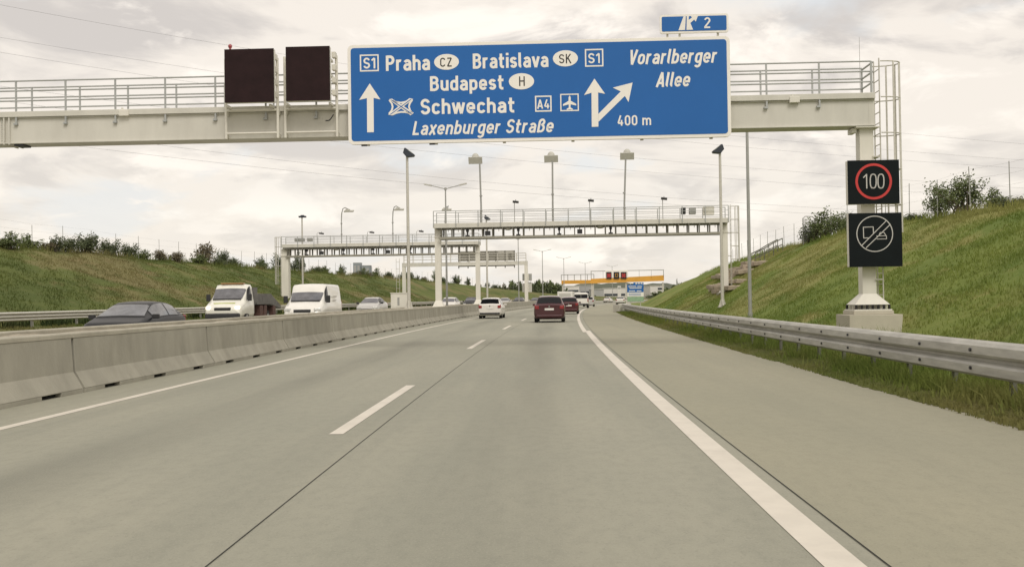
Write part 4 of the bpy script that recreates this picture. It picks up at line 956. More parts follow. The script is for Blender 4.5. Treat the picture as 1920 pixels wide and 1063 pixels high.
def car(name, label, cat, loc, rz, style, pm, group=None, lit=False, plate=True, dim=(1, 1, 1)):
    r = thing(name, label, cat, loc, rz, group)
    if style == 'hatch':
        st = [(-2.06, .42, .98, .92, .80, .70), (-2.0, .3, 1.03, .95, .855, .74), (-1.93, .24, 1.06, .97, .875, .74), (-1.6, .2, 1.42, .98, .885, .66), (-1.42, .2, 1.49, .98, .885, .63), (-.6, .2, 1.53, .96, .885, .62), (.25, .2, 1.50, .94, .885, .61), (.55, .2, 1.42, .93, .885, .60), (1.2, .2, 1.05, .92, .885, .72), (1.32, .2, .98, .9, .88, .76), (1.85, .22, .84, .78, .86, .74), (2.02, .28, .70, .64, .80, .68), (2.08, .36, .60, .52, .72, .6)]
        rw = (-1.92, -1.56); ws = (.58, 1.2); sw = [(-1.35, -.62), (-.54, .22), (.28, .85)]; lz = .86
    elif style == 'sedan':
        st = [(-2.1, .42, .94, .86, .80, .70), (-2.04, .3, 1.02, .9, .85, .72), (-1.95, .24, 1.05, .93, .87, .72), (-1.62, .2, 1.09, .95, .875, .70), (-1.5, .2, 1.12, .95, .875, .68), (-.95, .2, 1.38, .95, .875, .58), (-.5, .2, 1.43, .93, .875, .57), (.15, .2, 1.42, .91, .875, .57), (.5, .2, 1.34, .9, .875, .56), (1.2, .2, 1.0, .9, .875, .72), (1.32, .2, .95, .88, .87, .74), (1.9, .22, .80, .74, .85, .72), (2.06, .28, .68, .6, .79, .66), (2.12, .36, .58, .5, .7, .6)]
        rw = (-1.52, -.98); ws = (.52, 1.2); sw = [(-1.0, -.45), (-.38, .2), (.27, .9)]; lz = .84
    elif style == 'coupe':
        st = [(-1.95, .42, .98, .90, .80, .70), (-1.9, .3, 1.02, .94, .855, .74), (-1.8, .24, 1.06, .96, .87, .72), (-1.3, .2, 1.33, .97, .88, .64), (-1.0, .2, 1.42, .97, .88, .60), (-.4, .2, 1.47, .96, .88, .59), (.1, .2, 1.45, .94, .88, .58), (.42, .2, 1.37, .93, .88, .58), (1.18, .2, 1.02, .92, .88, .72), (1.3, .2, .96, .9, .88, .76), (1.8, .22, .83, .78, .86, .74), (1.96, .28, .70, .64, .80, .68), (2.02, .36, .60, .52, .72, .6)]
        rw = (-1.78, -1.25); ws = (.44, 1.18); sw = [(-1.25, -.5), (-.42, .78)]; lz = .86
    r.scale = dim
    sh = Shell(st); body = sh.body(pm).build('body', pm, r)
    if style == 'coupe':
        sh.panel(ws[0] - .10, ws[1] + .07, 8.25, 13.75, X['trim'], 'window_trim', r, o=.006)
        for a, c_ in sw:
            for j0, j1 in ((6.12, 8.3), (15.88, 13.7)): sh.panel(a - .05, c_ + .05, j0, j1, X['trim'], 'window_trim', r, o=.006)
    sh.panel(rw[0], rw[1], 8.7, 13.3, X['glass'], 'rear_window', r); sh.panel(ws[0], ws[1], 8.6, 13.4, X['painted_sky_glass'] if style == 'coupe' else X['screen'], 'windscreen', r)
    for a, c_ in sw:
        for j0, j1 in ((6.25, 8.1), (15.75, 13.9)): sh.panel(a, c_, j0, j1, X['painted_sky_glass'] if style == 'coupe' else X['glass'], 'side_window', r)
    w_ = .86
    for sx_ in (-1, 1):
        b = MB(); b.box((sx_ * .70, st[0][0] + .03, lz), (.22, .14, .2)); b.box((sx_ * .80, st[0][0] + .09, lz + .03), (.08, .18, .24)); b.build('tail_light', X['tail'], r, .03)
        b = MB(); b.box((sx_ * .62, st[-1][0] - .1, .66), (.34, .2, .15), rz=-sx_ * .3); b.build('headlight', X['headon'] if lit else X['headoff'], r, .03)
    b = MB(); b.box((0, st[0][0] + .08, .37), (1.5, .22, .14)); b.build('bumper_lip', X['dark'] if pm is X['p_white'] else pm, r, .04)
    b = MB(); b.box((0, st[0][0] - .012, .76 if style == 'hatch' else .62), (.52, .03, .115)); b.build('number_plate', X['plate'], r)
    b = MB(); b.cyl((0, st[0][0] - .005, .92), (0, st[0][0] - .03, .91), .05, n=14); b.build('emblem', X['rim'], r)
    b = MB(); b.box((0, st[-1][0] - .03, .52), (.9, .1, .12)); b.build('grille', X['dark'], r, .02)
    wheels(r, (-1.27, 1.3), .865, .31); mirrors(r, .88, .95, 1.0, pm if style == 'hatch' else X['dark'])
    b = MB(); b.box((0, 0, .24), (1.5, 3.4, .12)); b.build('underbody', X['dark'], r)
    return r
def place(px, s, u=None): p = at(px, 556, s); return (p.x, p.y, bank_z(p.x - off(s))), -head(s)
l, h = place(922.5, 74.5); wcar = car('hatchback', 'white compact car in the left lane, seen from behind', 'car', l, h, 'hatch', X['p_white'], dim=(.95, 1, .97))
l, h = place(1031, 60.2); mcar = car('hatchback', 'maroon hatchback in the right lane, the nearest car ahead', 'car', l, h, 'hatch', X['p_maroon'])
l, h = place(1067, 89.5); rcar = car('hatchback', 'dark red hatchback half hidden behind the maroon one', 'car', l, h, 'hatch', X['p_red'], dim=(.97, 1, .96))
l, h = place(1104, 160); scar = car('hatchback', 'small silver car to the right of the white van ahead', 'car', l, h, 'hatch', X['p_silver'])
l, h = place(1140, 262); car('sedan_car', 'tiny white car far ahead under the orange gantry', 'car', l, h, 'sedan', X['p_white'])
l, h = place(1164, 196); c_ = car('sedan_car', 'tiny white car just left of the guardrail end, on the slip road', 'car', l, h, 'sedan', X['p_white'])
# oncoming cars
l, h = place(256, 30.5); gcar = car('hatchback', 'dark grey hatchback oncoming behind the concrete barrier, nearest oncoming car', 'car', l, h + math.pi + .02, 'coupe', X['p_grey'], dim=(.99, 1, .94))
l, h = place(698, 80); car('sedan_car', 'silver oncoming car right behind the white van', 'car', l, h + math.pi, 'sedan', X['p_silver'], lit=False, dim=(1, 1, 1.04))
l, h = place(843, 108); car('sedan_car', 'pale oncoming car between the two gantry columns in the median', 'car', l, h + math.pi, 'hatch', X['p_white'])
l, h = place(884, 133); car('sedan_car', 'dark oncoming car just left of the white compact car', 'car', l, h + math.pi, 'hatch', X['p_grey'])
l, h = place(946, 160); car('sedan_car', 'oncoming silver car with lit headlights just right of the white compact car', 'car', l, h + math.pi, 'sedan', X['p_silver'], lit=True)
l, h = place(973, 178); car('sedan_car', 'oncoming dark car with lit headlights beneath the far gantry column', 'car', l, h + math.pi, 'hatch', X['p_grey'], lit=True)
l, h = place(1004, 205); car('sedan_car', 'grey oncoming car far off at the bend, left of the maroon hatchback roof', 'car', l, h + math.pi, 'sedan', X['p_grey'])
l, h = place(1024, 224); car('sedan_car', 'farthest white oncoming car, above the maroon hatchback', 'car', l, h + math.pi, 'hatch', X['p_white'])

def van(name, label, loc, rz, pm, L_=5.3, H_=2.25, W_=.98, cap=.0, short=None, lit=False, cat='van', stripe=None):
    """panel van; short = y where the cab ends when only the cab is wanted"""
    r = thing(name, label, cat, loc, rz)
    y1 = L_ / 2; y0 = -L_ / 2 if short is None else short; H1 = H_; wr = W_ * .86
    st = [(y0, .5, H1 - .10, 1.3, W_ * .95, wr * .96), (y0 + .05, .42, H1 - .03, 1.32, W_, wr), (y0 + .15, .4, H1, 1.32, W_, wr), (y1 - 2.2, .4, H1, 1.32, W_, wr), (y1 - 1.75, .4, H1 - .02, 1.31, W_, wr), (y1 - 1.52, .4, H1 - .16 - cap * .25, 1.3, W_, wr * .97), (y1 - 1.38, .4, H1 - .34 - cap, 1.3, W_, wr * .96), (y1 - .82, .4, 1.34, 1.2, W_, wr * .92), (y1 - .72, .4, 1.26, 1.16, W_ * .99, wr * .93), (y1 - .2, .38, 1.06, .98, W_ * .95, wr * .86), (y1 - .04, .4, .92, .84, W_ * .88, wr * .8), (y1, .45, .8, .72, W_ * .82, wr * .74)]
    sh = Shell(st, 90); sh.body(pm).build('body', pm, r)
    sh.panel(y1 - (1.38 if cap else 1.46), y1 - .84, 8.45, 13.55, X['screen'], 'windscreen', r)
    for j0, j1 in ((6.2, 8.0), (15.8, 14.0)): sh.panel(y1 - 1.9, y1 - 1.02, j0, j1, X['glass'], 'side_window', r, y1b=y1 - 1.42)
    b = MB(); b.box((0, y1 - .80, 1.335), (1.45, .12, .05), rx=-.5); b.build('wiper_cowl', X['dark'], r)
    for sx_ in (-1, 1):
        b = MB(); b.box((sx_ * W_ * .74, y1 - .13, .90), (.24 if lit else .34, .22, .17), rz=-sx_ * .35); b.build('headlight', X['headon'] if lit else X['headoff'], r, .04)
    b = MB(); b.box((0, y1 - .045, .84), (.85, .12, .16)); b.build('grille', X['dark'], r, .03)
    b = MB(); b.box((0, y1 - .03, .5), (1.75, .2, .24)); b.build('bumper', X['dark'], r, .05)
    mirrors(r, W_ + .02, y1 - 1.12, 1.42, X['dark'], (.2, .12, .36))
    if stripe:
        b = MB(); b.box((0, y1 - .35, 1.125), (1.1, .05, .06), rx=-.3); b.build('stripe', stripe, r)
    wheels(r, (y1 - .95,) if short is not None else (y1 - .95, y0 + 1.05), W_ - .01, .35, .24)
    if short is None:
        for sx_ in (-1, 1):
            b = MB(); b.box((sx_ * .43, y0 - .005, 1.55), (.84, .03, .5)); b.build('rear_window', X['glass'], r, .03)
            b = MB(); b.box((sx_ * .9, y0 + .02, 1.05), (.12, .08, .5)); b.build('tail_light', X['tail'], r, .02)
        b = MB(); b.box((0, y0 - .01, .5), (1.8, .12, .2)); b.build('rear_bumper', X['dark'], r, .03)
        b = MB(); b.box((0, y0 - .02, .8), (.52, .02, .11)); b.build('number_plate', X['plate'], r)
    return r
l, h = place(567, 50); v = van('panel_van', 'white high-roofed panel van oncoming, in front of the left gantry column', (l[0], l[1] + 2.5, l[2]), h + math.pi + .03, X['p_van'], H_=2.2, cap=.12)
b = MB(); [b.box((-.985 if True else 0, y, 1.55), (.012, 1.0, .06)) for y in (-.6, ) for _ in (0,)]; b.box((-.985, -.6, 1.35), (.012, .8, .05)); b.build('side_stripe', X['lampgrey'], v)
l, h = place(418, 51); v = van('tow_truck', 'white flatbed tow truck oncoming with lit headlights and lime stripe', (l[0], l[1] + 2.6, l[2]), h + math.pi + .02, X['p_cream'], short=.35, H_=2.12, lit=True, cat='tow truck', stripe=X['lime'])
b = MB(); b.box((0, .85, 2.15), (1.2, .3, .08)); b.build('beacon_bar', X['dullorange'], v, .02)
b = MB()
for sx_ in (-1, 1):
    b.prismx([(.2, 1.05), (.2, 1.62), (-2.5, 1.62), (-4.6, .95), (-4.6, .80), (-2.5, 1.05)], sx_ * 1.05 - .03, sx_ * 1.05 + .03)
b.box((0, -1.2, 1.1), (2.1, 2.8, .1)); b.prismx([(-2.5, 1.1), (-4.6, .86), (-4.6, .8), (-2.5, 1.0)], -1.05, 1.05); b.box((0, .12, 1.5), (2.1, .1, .9))
b.build('flatbed', X['bed'], v)
b = MB(); b.box((0, -1.6, .7), (1.3, 3.6, .22)); [b.box((sx_ * .9, y, .7), (.35, .5, .6)) for sx_ in (-1, 1) for y in (-.6, -1.4, -3.2)]; b.build('underframe', X['rust'], v)
for y in (-2.3,):
    for sx_ in (-1, 1): wq = MB().cyl((sx_ * .95, y, .36), (sx_ * .65, y, .36), .36, n=18).build('wheel', X['tyre'], v); MB().cyl((sx_ * .96, y, .36), (sx_ * .95, y, .36), .2, n=14).build('rim', X['rim'], wq)
l, h = place(1090.5, 137); van('panel_van', 'white van ahead in the right lane, beyond the dark red hatchback', l, h, X['p_van'], 4.9, 2.05, .94)
# box lorry farther ahead
l, h = place(1060, 168); r = thing('box_lorry', 'white box lorry above the dark red hatchback, seen from behind', 'lorry', l, h)
MB().box((0, 1.6, 1.55), (2.45, 5.4, 1.75)).build('cargo_box', X['p_van'], r, .05)
b = MB(); b.box((0, -1.11, 1.5), (1.9, .04, 1.25)); b.build('rear_window', X['lampgrey'], r); MB().box((0, -1.14, 1.15), (2.0, .03, .35)).build('rear_panel', X['glass'], r)
MB().box((0, 1.2, .5), (2.1, 6.0, .3)).build('chassis', X['dark'], r); MB().box((0, 5.2, 1.3), (2.2, 1.7, 1.8)).build('cab', X['p_van'], r, .1)
for sx_ in (-1, 1): MB().box((sx_ * 1.05, -1.14, .62), (.3, .05, .15)).build('tail_light', X['tail'], r)
wheels(r, (.2, 5.0), 1.15, .42, .3)

# ------------------------------------------------------------------ stone stairs on the right bank
r = thing('bank_stairs', 'stone stairs with steel handrail climbing the right bank behind the toll gantry', 'stairs', W(12.2, 80, gz(12.2, 80)))
b = MB(); n = 10
ST = lambda u: gz(u, 80)
for k in range(n):
    u = 11.9 + k * .36; p = W(u, 80) - r.location; z = ST(u) - r.location.z
    b.box((p.x, 0, z - .05), (.40, 1.5, .36))
b.build('steps', X['stone'], r, .02)
for sA, sB, uA, uB in ((69, 79, 11.2, 12.3), (77, 93, 13.2, 15.0)):
    b = MB(); s_ = sA
    while s_ < sB:
        u = uA + RND.uniform(0, .4)
        while u < uB:
            l_ = RND.uniform(.7, 1.3); p = W(u + l_ / 2, s_, gz(u + l_ / 2, s_)) - r.location
            b.box((p.x, p.y + RND.uniform(-.1, .1), p.z + RND.uniform(.02, .18)), (l_ * .97, 1.5, .30), rz=RND.uniform(-.08, .08), ry=RND.uniform(-.12, .02)); u += l_
        s_ += 1.9
    b.build('stone_paving', X['stone'], r, .05)
for yy in (-.8, .8):
    b = MB(); pts = []
    for u in (15.1, 15.8, 16.5, 17.2):
        p = W(u, 80) - r.location; z = ST(u) - r.location.z; b.cyl((p.x, yy, z), (p.x, yy, z + 1.0), .03, n=6); pts.append((p.x, yy, z + 1.0))
    b.tube(pts, .045, 6); b.tube([(p[0], p[1], p[2] - .45) for p in pts], .035, 6); b.build('handrail', X['postd'], r)

# ------------------------------------------------------------------ fences on the crests
def fence(label, u, s0, s1, step, h, wires):
    r = thing('crest_fence', label, 'fence', W(u, s0, gz(u, s0)))
    ss = list(np.arange(s0, s1, step)); tops = []
    for s in ss:
        p = W(u, s, gz(u, s)) - r.location; hh = h * RND.uniform(.93, 1.05); lx = RND.uniform(-.05, .05)
        MB().cyl(p - Vector((0, 0, .2)), p + Vector((lx, 0, hh)), .024, .02, n=6).build('post', X['pole'], r); tops.append((p, lx))
    b = MB()
    for wv in wires: b.tube([p + Vector((lx * wv, 0, h * wv)) for p, lx in tops], .0025, 4)
    b.build('wire', X['wire'], r)
fence('wire fence with thin posts along the crest of the right bank', 18.6, 29.5, 118, 4.0, 1.85, (.98, .75, .5, .25))
fence('wire fence with thin posts along the crest of the left bank', -37.2, 63, 300, 4.35, 1.9, (.97, .7, .45, .2))
fence('short wire fence on the low far end of the right bank', 15.5, 180, 215, 3.0, 1.3, (.97, .5))
p = at(1517, 450, 74); r = thing('fence_gate', 'narrow closed mesh gate in the right crest fence beside the bushes', 'gate', (p.x, p.y, gz(p.x - off(74), 74) - .1), .4)
b = MB()
for xx in (-.5, .5): b.cyl((xx, 0, 0), (xx, 0, 1.9), .04)
b.tube([(-.5, 0, 1.9), (-.3, 0, 2.05), (.3, 0, 2.05), (.5, 0, 1.9)], .035, 6); b.build('frame', X['pole'], r)
b = MB(); [b.cyl((-.45 + .06 * k, 0, .1), (-.45 + .06 * k, 0, 1.85), .008, n=4) for k in range(16)]; [b.cyl((-.5, 0, .15 + .1 * k), (.5, 0, .15 + .1 * k), .006, n=4) for k in range(17)]; b.build('mesh_panel', X['pole'], r)

# ------------------------------------------------------------------ shrubs
def shrub_meshes(seed, h, wd, n, leaf, mleaf, bare=0.25, twigs=26):
    """branches growing outwards, leaves scattered along and around each branch"""
    rg = np.random.default_rng(seed); b = MB(); tips = []
    for k in range(twigs):
        a = rg.uniform(0, 2 * math.pi); t = rg.uniform(.15, 1) ** .6; lean = rg.uniform(.1, 1.0)
        hh = h * rg.uniform(.45, 1.0) * (1 - .35 * lean); rr = wd * lean * rg.uniform(.6, 1)
        p0 = np.array([rg.normal(0, wd * .18), rg.normal(0, wd * .18), 0]); p2 = np.array([math.cos(a) * rr, math.sin(a) * rr, hh]); p1 = (p0 + p2) / 2 + np.array([math.cos(a), math.sin(a), 0]) * (-.12 * rr) + np.array([0, 0, .12 * hh])
        pts = [(1 - q) ** 2 * p0 + 2 * q * (1 - q) * p1 + q * q * p2 for q in np.linspace(0, 1, 6)]
        b.tube(pts, [.035 * h / 2, .03 * h / 2, .024 * h / 2, .018 * h / 2, .012 * h / 2, .006 * h / 2], 5); tips.append((p0, p1, p2))
    V = np.zeros((n * 4, 3)); idx = rg.integers(0, twigs, n); q = rg.uniform(bare, 1.03, n) ** .8
    A = np.array([t[0] for t in tips])[idx]; B = np.array([t[1] for t in tips])[idx]; C = np.array([t[2] for t in tips])[idx]; q = q[:, None]
    P = (1 - q) ** 2 * A + 2 * q * (1 - q) * B + q * q * C
    clump = rg.normal(0, 1, (twigs, 3)); spread = wd * .16
    P = P + rg.normal(0, 1, (n, 3)) * spread * (1.15 - .7 * q); P[:, 2] = np.maximum(P[:, 2], .03)
    d1 = rg.normal(0, 1, (n, 3)); d1 /= np.linalg.norm(d1, axis=1)[:, None]; d2 = np.cross(d1, rg.normal(0, 1, (n, 3))); d2 /= np.linalg.norm(d2, axis=1)[:, None]
    sz = (leaf * rg.uniform(.55, 1.25, n))[:, None]
    for k, (a, c_) in enumerate(((-1, 0), (0, -.5), (1, 0), (0, .5))): V[k::4] = P + d1 * sz * a + d2 * sz * c_
    V[:, 2] *= h / np.percentile(V[:, 2], 99.7)
    me = bpy.data.meshes.new('foliage'); me.from_pydata(V.tolist(), [], np.arange(n * 4).reshape(-1, 4).tolist()); me.materials.append(mleaf)
    return me, b
def shrub(name, label, loc, rz, sc, proto, group):
    me, b, st = proto
    r = thing(name, label, 'shrub' if name == 'shrub' else 'tree', loc, rz, group); r.scale = sc
    o = bpy.data.objects.new('foliage' if name == 'shrub' else 'crown', me); COL.objects.link(o); o.parent = r
    o2 = bpy.data.objects.new('stem' if name == 'shrub' else 'trunk', st); COL.objects.link(o2); o2.parent = r
    return r
def proto(*a, **k):
    me, b = shrub_meshes(*a, **k); o = b.build('stem', X['bark']); st = o.data; bpy.data.objects.remove(o); return (me, b, st)
PR = [proto(1, 2.0, 1.3, 1700, .085, X['leafA']), proto(2, 1.7, 1.5, 1700, .085, X['leafB']), proto(3, 1.5, 1.4, 1400, .08, X['leafC'], bare=.2), proto(4, 2.3, 1.1, 1300, .08, X['leafB'], bare=.35, twigs=18)]
PBIG = proto(9, 3.0, 2.2, 2700, .085, X['leafA'], bare=.4, twigs=30); PBIG2 = proto(10, 2.6, 1.8, 2000, .085, X['leafA'], bare=.35, twigs=28)
GL = 'shrubs along the crest of the left bank'
lab_l = ['bushy green shrub at the left photo edge on the left crest', 'rounded green shrub between the first two left fence posts', 'low shrub with a gap of sky beside the second left fence post', 'slim tall shrub near the third left fence post',
         'wide dark shrub between the third and fourth left fence posts', 'tall-tipped dark shrub left of the fourth left fence post', 'broad dark shrub around the fifth left fence post', 'low brownish shrub right of the fifth left fence post', 'small shrub at the sixth left fence post',
         'brownish shrub at the eighth left fence post', 'low spiky shrub above the dark grey hatchback', 'bushy shrub on the crest above the cab of the tow truck', 'dark shrub on the crest above the tow truck flatbed']
pl = [(15, 433, 0, 66), (50, 437, 0, 71), (85, 455, 2, 72), (103, 440, 3, 73), (128, 443, 1, 76), (160, 436, 1, 78), (208, 447, 1, 83), (245, 455, 1, 87), (268, 467, 0, 90), (300, 467, 2, 92), (330, 471, 2, 95), (372, 476, 0, 100), (408, 484, 1, 108)]
for i, (px, pyt, k, s) in enumerate(pl):
    p = at(px, pyt, s); g0 = gz(p.x - off(s), s); hh = max(.7, p.z - g0 + .05); hb = (2.0, 1.7, 1.5, 2.3)[k]
    wsc = RND.uniform(.75, 1.15)
    shrub('shrub', lab_l[i], (p.x, p.y, g0 - .1), RND.uniform(0, 6), (wsc, wsc, hh / hb), PR[k], GL)
for i in range(46):
    s = 108 + i * 4.6 + RND.uniform(-1.2, 1.2); u = -38.2 + RND.uniform(-1.2, 1.0); k = RND.choice((0, 1, 1, 2, 3)); q = RND.uniform(.55, 1.1)
    tall = 1.0 if RND.random() < .8 else 1.5
    p = W(u, s, gz(u, s) - .15); shrub('shrub', 'one of the small shrubs in the far hedge line along the left crest', p, RND.uniform(0, 6), (q * 1.3, q * 1.3, q * tall), PR[k], GL)
GRs = 'shrubs along the crest of the right bank'
def rsh(px, pyt, s, pr, hb, lab, wsc):
    p = at(px, pyt, s); g0 = gz(p.x - off(s), s); shrub('shrub', lab, (p.x, p.y, g0 - .15), RND.uniform(0, 6), (wsc, wsc, max(.5, p.z - g0 + .15) / hb), pr, GRs)
rsh(1806, 326, 47, PBIG, 3.0, 'largest leafy shrub on the right crest, right of the two displays', .8)
rsh(1762, 345, 50, PBIG2, 2.6, 'leafy shrub leaning on the left of the largest right shrub', .6)
rsh(1868, 352, 46, PR[0], 2.0, 'smaller green shrub right of the largest right shrub', .75)
rsh(1902, 368, 42, PR[1], 1.7, 'low shrub on the right crest at the right photo edge', .85)
rsh(1700, 402, 56, PR[3], 2.3, 'small thin shrub on the crest just right of the lower display', .7); rsh(1722, 406, 53, PR[1], 1.7, 'low shrub between the lower display and the largest right shrub', .6)
rsh(1548, 392, 72, PBIG2, 2.6, 'dense shrub on the right crest left of the lower display, beside the gate', 1.15); rsh(1582, 398, 69, PBIG, 3.0, 'leafy shrub directly left of the displays on the right crest', .85); rsh(1524, 418, 74, PR[1], 1.7, 'dark low shrub right behind the mesh gate', 1.0)

# far trees round the bend
PT = [proto(21, 8.0, 4.0, 1800, .42, X['leafB'], bare=.3, twigs=26), proto(22, 7.0, 4.6, 1800, .45, X['leafA'], bare=.3, twigs=26), proto(23, 6.5, 4.2, 1600, .42, X['leafC'], bare=.25, twigs=26)]
for i, (px, pyt, s, k) in enumerate(((948, 533, 395, 2), (958, 527, 400, 1), (968, 530, 405, 2), (979, 528, 405, 0), (990, 531, 410, 2), (1003, 527, 420, 0), (1012, 525, 425, 1), (1022, 529, 425, 0), (1032, 527, 430, 1), (1042, 531, 435, 0), (1050, 533, 440, 1), (936, 540, 385, 0), (1228, 549, 330, 0), (1238, 546, 340, 1), (1248, 540, 420, 1), (1262, 534, 430, 0), (1275, 531, 440, 1))):
    p = at(px, pyt, s); hh = p.z; k2 = (8.0, 7.0, 6.5)[k]
    shrub('tree', 'one of the dark trees far off where the motorway bends, ' + ('left of the orange gantries' if px < 1100 else 'right of the orange gantries'), (p.x, p.y, -.1), RND.uniform(0, 6), (.9, .9, hh / k2), PT[k], 'far trees round the bend')

# ------------------------------------------------------------------ far buildings and hills
def hall(name, label, x0_, x1_, ytop, s, m_, dpt=30, bands=()):
    a = at(x0_, ytop, s); c_ = at(x1_, ytop, s); r = thing(name, label, 'building', ((a.x + c_.x) / 2, s, -.05)); wd = c_.x - a.x; h_ = a.z + .05
    MB().box((0, dpt / 2, h_ / 2), (wd, dpt, h_)).build('wall', X[m_], r); MB().box((0, dpt / 2, h_ + .12), (wd + .4, dpt + .4, .25)).build('roof', X['lampgrey'], r)
    for nm, fx0, fx1, fz0, fz1, mm in bands: MB().box(((fx0 + fx1) / 2 * wd - wd / 2, -.06, (fz0 + fz1) / 2 * h_), ((fx1 - fx0) * wd, .12, (fz1 - fz0) * h_)).build(nm, X[mm], r)
    return r
hall('warehouse', 'white hall with a dark sign band, left under the far orange gantry', 1056, 1086, 537, 470, 'bwhite', bands=(('sign_band', .3, .95, .62, .75, 'bdark'), ('window', .05, .9, .2, .35, 'bdark')))
hall('warehouse', 'pale grey hall right of the white hall with the sign band', 1086, 1111, 536, 480, 'bgrey', bands=(('window', .1, .9, .5, .62, 'bdark'), ('door', .6, .85, 0, .4, 'bdark')))
hall('warehouse', 'grey flat hall in the middle behind the lane signals', 1111, 1132, 543, 440, 'bgrey', bands=(('door', .1, .3, 0, .5, 'bdark'),))
hall('warehouse', 'long low white hall behind the middle of the orange gantry', 1131, 1174, 541, 500, 'bwhite', bands=(('window', .05, .95, .35, .55, 'bdark'),))
hall('warehouse', 'white hall right of the blue direction board', 1205, 1222, 541, 480, 'bwhite', bands=(('window', .05, .95, .3, .42, 'bdark'), ('window', .05, .95, .6, .7, 'bdark')))
hall('warehouse', 'bright white hall with a small logo at the right leg of the orange gantry', 1219, 1245, 536, 450, 'bwhite', bands=(('sign_band', .55, .9, .72, .86, 'bdark'),))
q = at(1161, 536, 430); r = thing('pylon_sign', 'slim white advertising pylon before the halls', 'sign', (q.x, q.y, 0)); MB().box((0, 0, q.z / 2), (1.4, .5, q.z)).build('panel', X['bwhite'], r); MB().box((0, -.26, q.z * .85), (1.1, .03, .8)).build('logo_field', X['bgrey'], r)
for x0_, x1_, yt, lab in ((662, 676, 493, 'left and taller of two distant grey tower blocks beyond the left bank'), (677.5, 694, 498, 'right and lower of two distant grey tower blocks beyond the left bank')):
    hall('tower_block', lab, x0_, x1_, yt, 1500, 'tower', 14, bands=tuple(('window', .12 + .45 * k, .40 + .45 * k, .3, .93, 'bgrey') for k in range(2)))
b = MB(); v = []; n = 90
for i in range(n):
    px = 880 + i * 6.5; base_ = 541 - 9 * math.exp(-((px - 1130) / 90) ** 2) - 7 * math.exp(-((px - 1290) / 120) ** 2) + 1.3 * math.sin(px * .09) + .8 * math.sin(px * .23)
    for s, f_ in ((2400, 0.0), (3000, 1.0), (3900, .75)):
        p = at(px, base_ - .0147 * (px - 1100) * .5, 3000); hgt = max(2, p.z); v.append((p.x * s / 3000, s, hgt * f_ - .5 * (f_ == 0)))
b.add(v, [(i * 3 + j, i * 3 + 3 + j, i * 3 + 4 + j, i * 3 + 1 + j) for i in range(n - 1) for j in range(2)], 0, True); kind(b.build('hills', X['hill']), 'structure')

# ------------------------------------------------------------------ power cables
cables = {'uppermost overhead power cable, crossing the top left corner of the sky': [(0, 10), (280, 60), (420, 84), (1365, 216), (1700, 252), (1900, 268)],
          'power cable meeting the red beacon of the left display': [(0, 72), (420, 135), (1383, 257), (1600, 277), (1900, 298)],
          'power cable just below the one meeting the red beacon': [(0, 99), (260, 139), (1360, 274), (1600, 293), (1900, 315)],
          'power cable touching the lower right corner of the blue sign': [(500, 225), (930, 271), (1060, 285), (1420, 317), (1600, 330), (1900, 352)],
          'power cable crossing just below the antenna heads of the near toll gantry': [(500, 251), (720, 276), (1060, 310), (1420, 339), (1590, 351), (1900, 372)],
          'power cable crossing halfway up the antenna masts': [(320, 275), (480, 295), (720, 322), (1060, 356), (1420, 382), (1600, 394)],
          'lowest power cable, close above the toll gantry railing': [(190, 280), (480, 313), (720, 338), (1060, 369), (1280, 385), (1560, 403)]}
for lab, pts in cables.items():
    a = np.array(pts, float); cf = np.polyfit(a[:, 0], a[:, 1], 2); P = []
    for px in np.linspace(-500, 2400, 40): P.append(at(px, float(np.polyval(cf, px)), 150 + (px + 500) * .06))
    tag(MB().tube(P, .02, 5).build('power_cable', X['wire']), lab, 'cable', 'overhead power cables')

# ------------------------------------------------------------------ grass tufts
def grass(name, spots, hgt, wid, m, seed):
    """spots: (n,3) points; each gets one bent blade of two faces"""
    rg = np.random.default_rng(seed); n = len(spots); P = np.array(spots); a = rg.uniform(0, 2 * math.pi, n); h_ = hgt * rg.uniform(.45, 1.25, n); w_ = wid * rg.uniform(.6, 1.3, n)
    sd = np.stack([np.cos(a), np.sin(a), 0 * a], 1) * w_[:, None]; ln = rg.normal(0, .38, (n, 2)) * h_[:, None]
    mid = P + np.stack([ln[:, 0] * .35, ln[:, 1] * .35, h_ * .6], 1); tip = P + np.stack([ln[:, 0], ln[:, 1], h_], 1); P = P - np.array([0, 0, .02])
    V = np.zeros((n * 5, 3)); V[0::5] = P - sd; V[1::5] = P + sd; V[2::5] = mid + sd * .7; V[3::5] = mid - sd * .7; V[4::5] = tip
    i = np.arange(n) * 5
    me = bpy.data.meshes.new(name); me.vertices.add(n * 5); me.vertices.foreach_set('co', V.ravel())
    lp_ = np.stack([i, i + 1, i + 2, i + 3, i + 3, i + 2, i + 4], 1).ravel(); me.loops.add(n * 7); me.loops.foreach_set('vertex_index', lp_)
    me.polygons.add(n * 2); ls = np.stack([np.arange(n) * 7, np.arange(n) * 7 + 4], 1).ravel(); me.polygons.foreach_set('loop_start', ls)
    me.materials.append(m); me.update(); me.validate()
    o = bpy.data.objects.new(name, me); COL.objects.link(o); return kind(o, 'stuff')
def scatter(n, u0, u1, s0, s1, seed, near=1.6, edge=False):
    rg = np.random.default_rng(seed); out_ = []
    while len(out_) < n:
        t = rg.random() ** near; s = s0 + (s1 - s0) * t; u = rg.uniform(u0, u1)
        if .5 + .5 * math.sin(u * 1.7 + math.sin(s * .6) * 2) * math.sin(s * .9 + u) < rg.random() * .8: continue
        if 7.8 < u < 9.6 and 25.8 < s < 28.0: continue                   # kept clear round the gantry footing
        p = W(u, s, gz(u, s)); out_.append((p.x, p.y, p.z))
    return out_
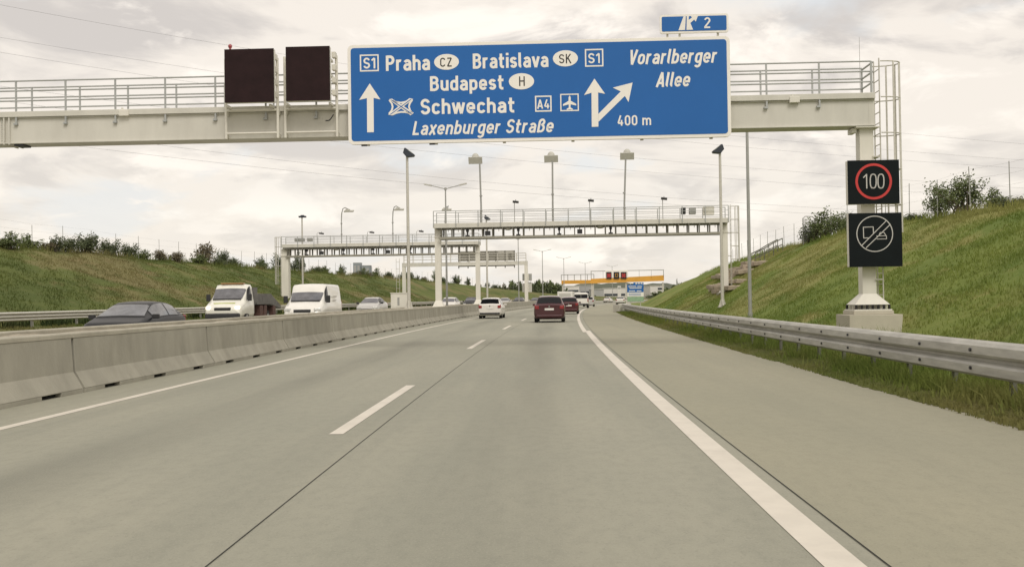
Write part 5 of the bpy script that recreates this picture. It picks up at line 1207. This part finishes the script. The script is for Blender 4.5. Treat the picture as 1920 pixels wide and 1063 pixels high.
X['blR'] = grass_mat('blades_right', ((.222, .27, .066), (.155, .21, .047), (.34, .305, .125), (.285, .31, .11)), .9, 5, True)
X['blL'] = grass_mat('blades_left', ((.15, .178, .052), (.10, .128, .036), (.27, .215, .108), (.21, .21, .083)), .9, 5, True)
# ragged verge edge creeping over the concrete
us = [0, .12, .3, .55, .9]; ss = list(np.arange(-4, 96, .12)); v = []
for s_ in ss:
    e = 4.82 + .035 * math.sin(s_ * .7) + .02 * math.sin(s_ * 2.7 + 1) + .02 * math.sin(s_ * 11.3) + RND.uniform(-.03, .03)
    for k, du in enumerate(us):
        u = e + du; v.append(tuple(W(u, s_, (.006, .03, .045, .055, .03)[k] + (RND.uniform(-.012, .012) if k else 0) + (gz(u, s_) if u > 5 else 0))))
n = len(us)
kind(MB().add(v, [(j * n + i, j * n + i + 1, (j + 1) * n + i + 1, (j + 1) * n + i) for j in range(len(ss) - 1) for i in range(n - 1)], 0, True).build('verge', X['verge']), 'structure')
grass('verge_grass', scatter(16000, 4.78, 5.6, 4, 95, 30, 1.9), .07, .010, X['verge'], 7)
grass('verge_grass', scatter(30000, 5.0, 7.8, 5, 90, 31, 1.8), .17, .012, X['blR'], 1)
grass('verge_grass', scatter(9000, 5.7, 8.2, 6, 60, 36, 1.6), .42, .012, X['blR'], 6)
grass('bank_grass', scatter(90000, 7.4, 18.8, 14, 110, 32, 1.4), .10, .016, X['blR'], 2)
grass('bank_grass', scatter(70000, -37.0, -21.0, 40, 170, 33, 1.3), .12, .022, X['blL'], 3)
grass('crest_weeds', scatter(3500, 17.4, 19.0, 28, 150, 34, 1.2), .38, .014, X['blR'], 4)
grass('crest_weeds', scatter(5000, -38, -35.2, 60, 230, 35, 1.1), .5, .022, X['blL'], 5)
grass('verge_grass', scatter(9000, 5.2, 5.75, 5, 80, 38, 1.8), .27, .011, X['blR'], 8)
grass('verge_grass', scatter(9000, -22.9, -22.1, 25, 200, 39, 1.2), .55, .03, X['shade_weed'], 9)  # dark blades added in place of shaded ground under the left rail
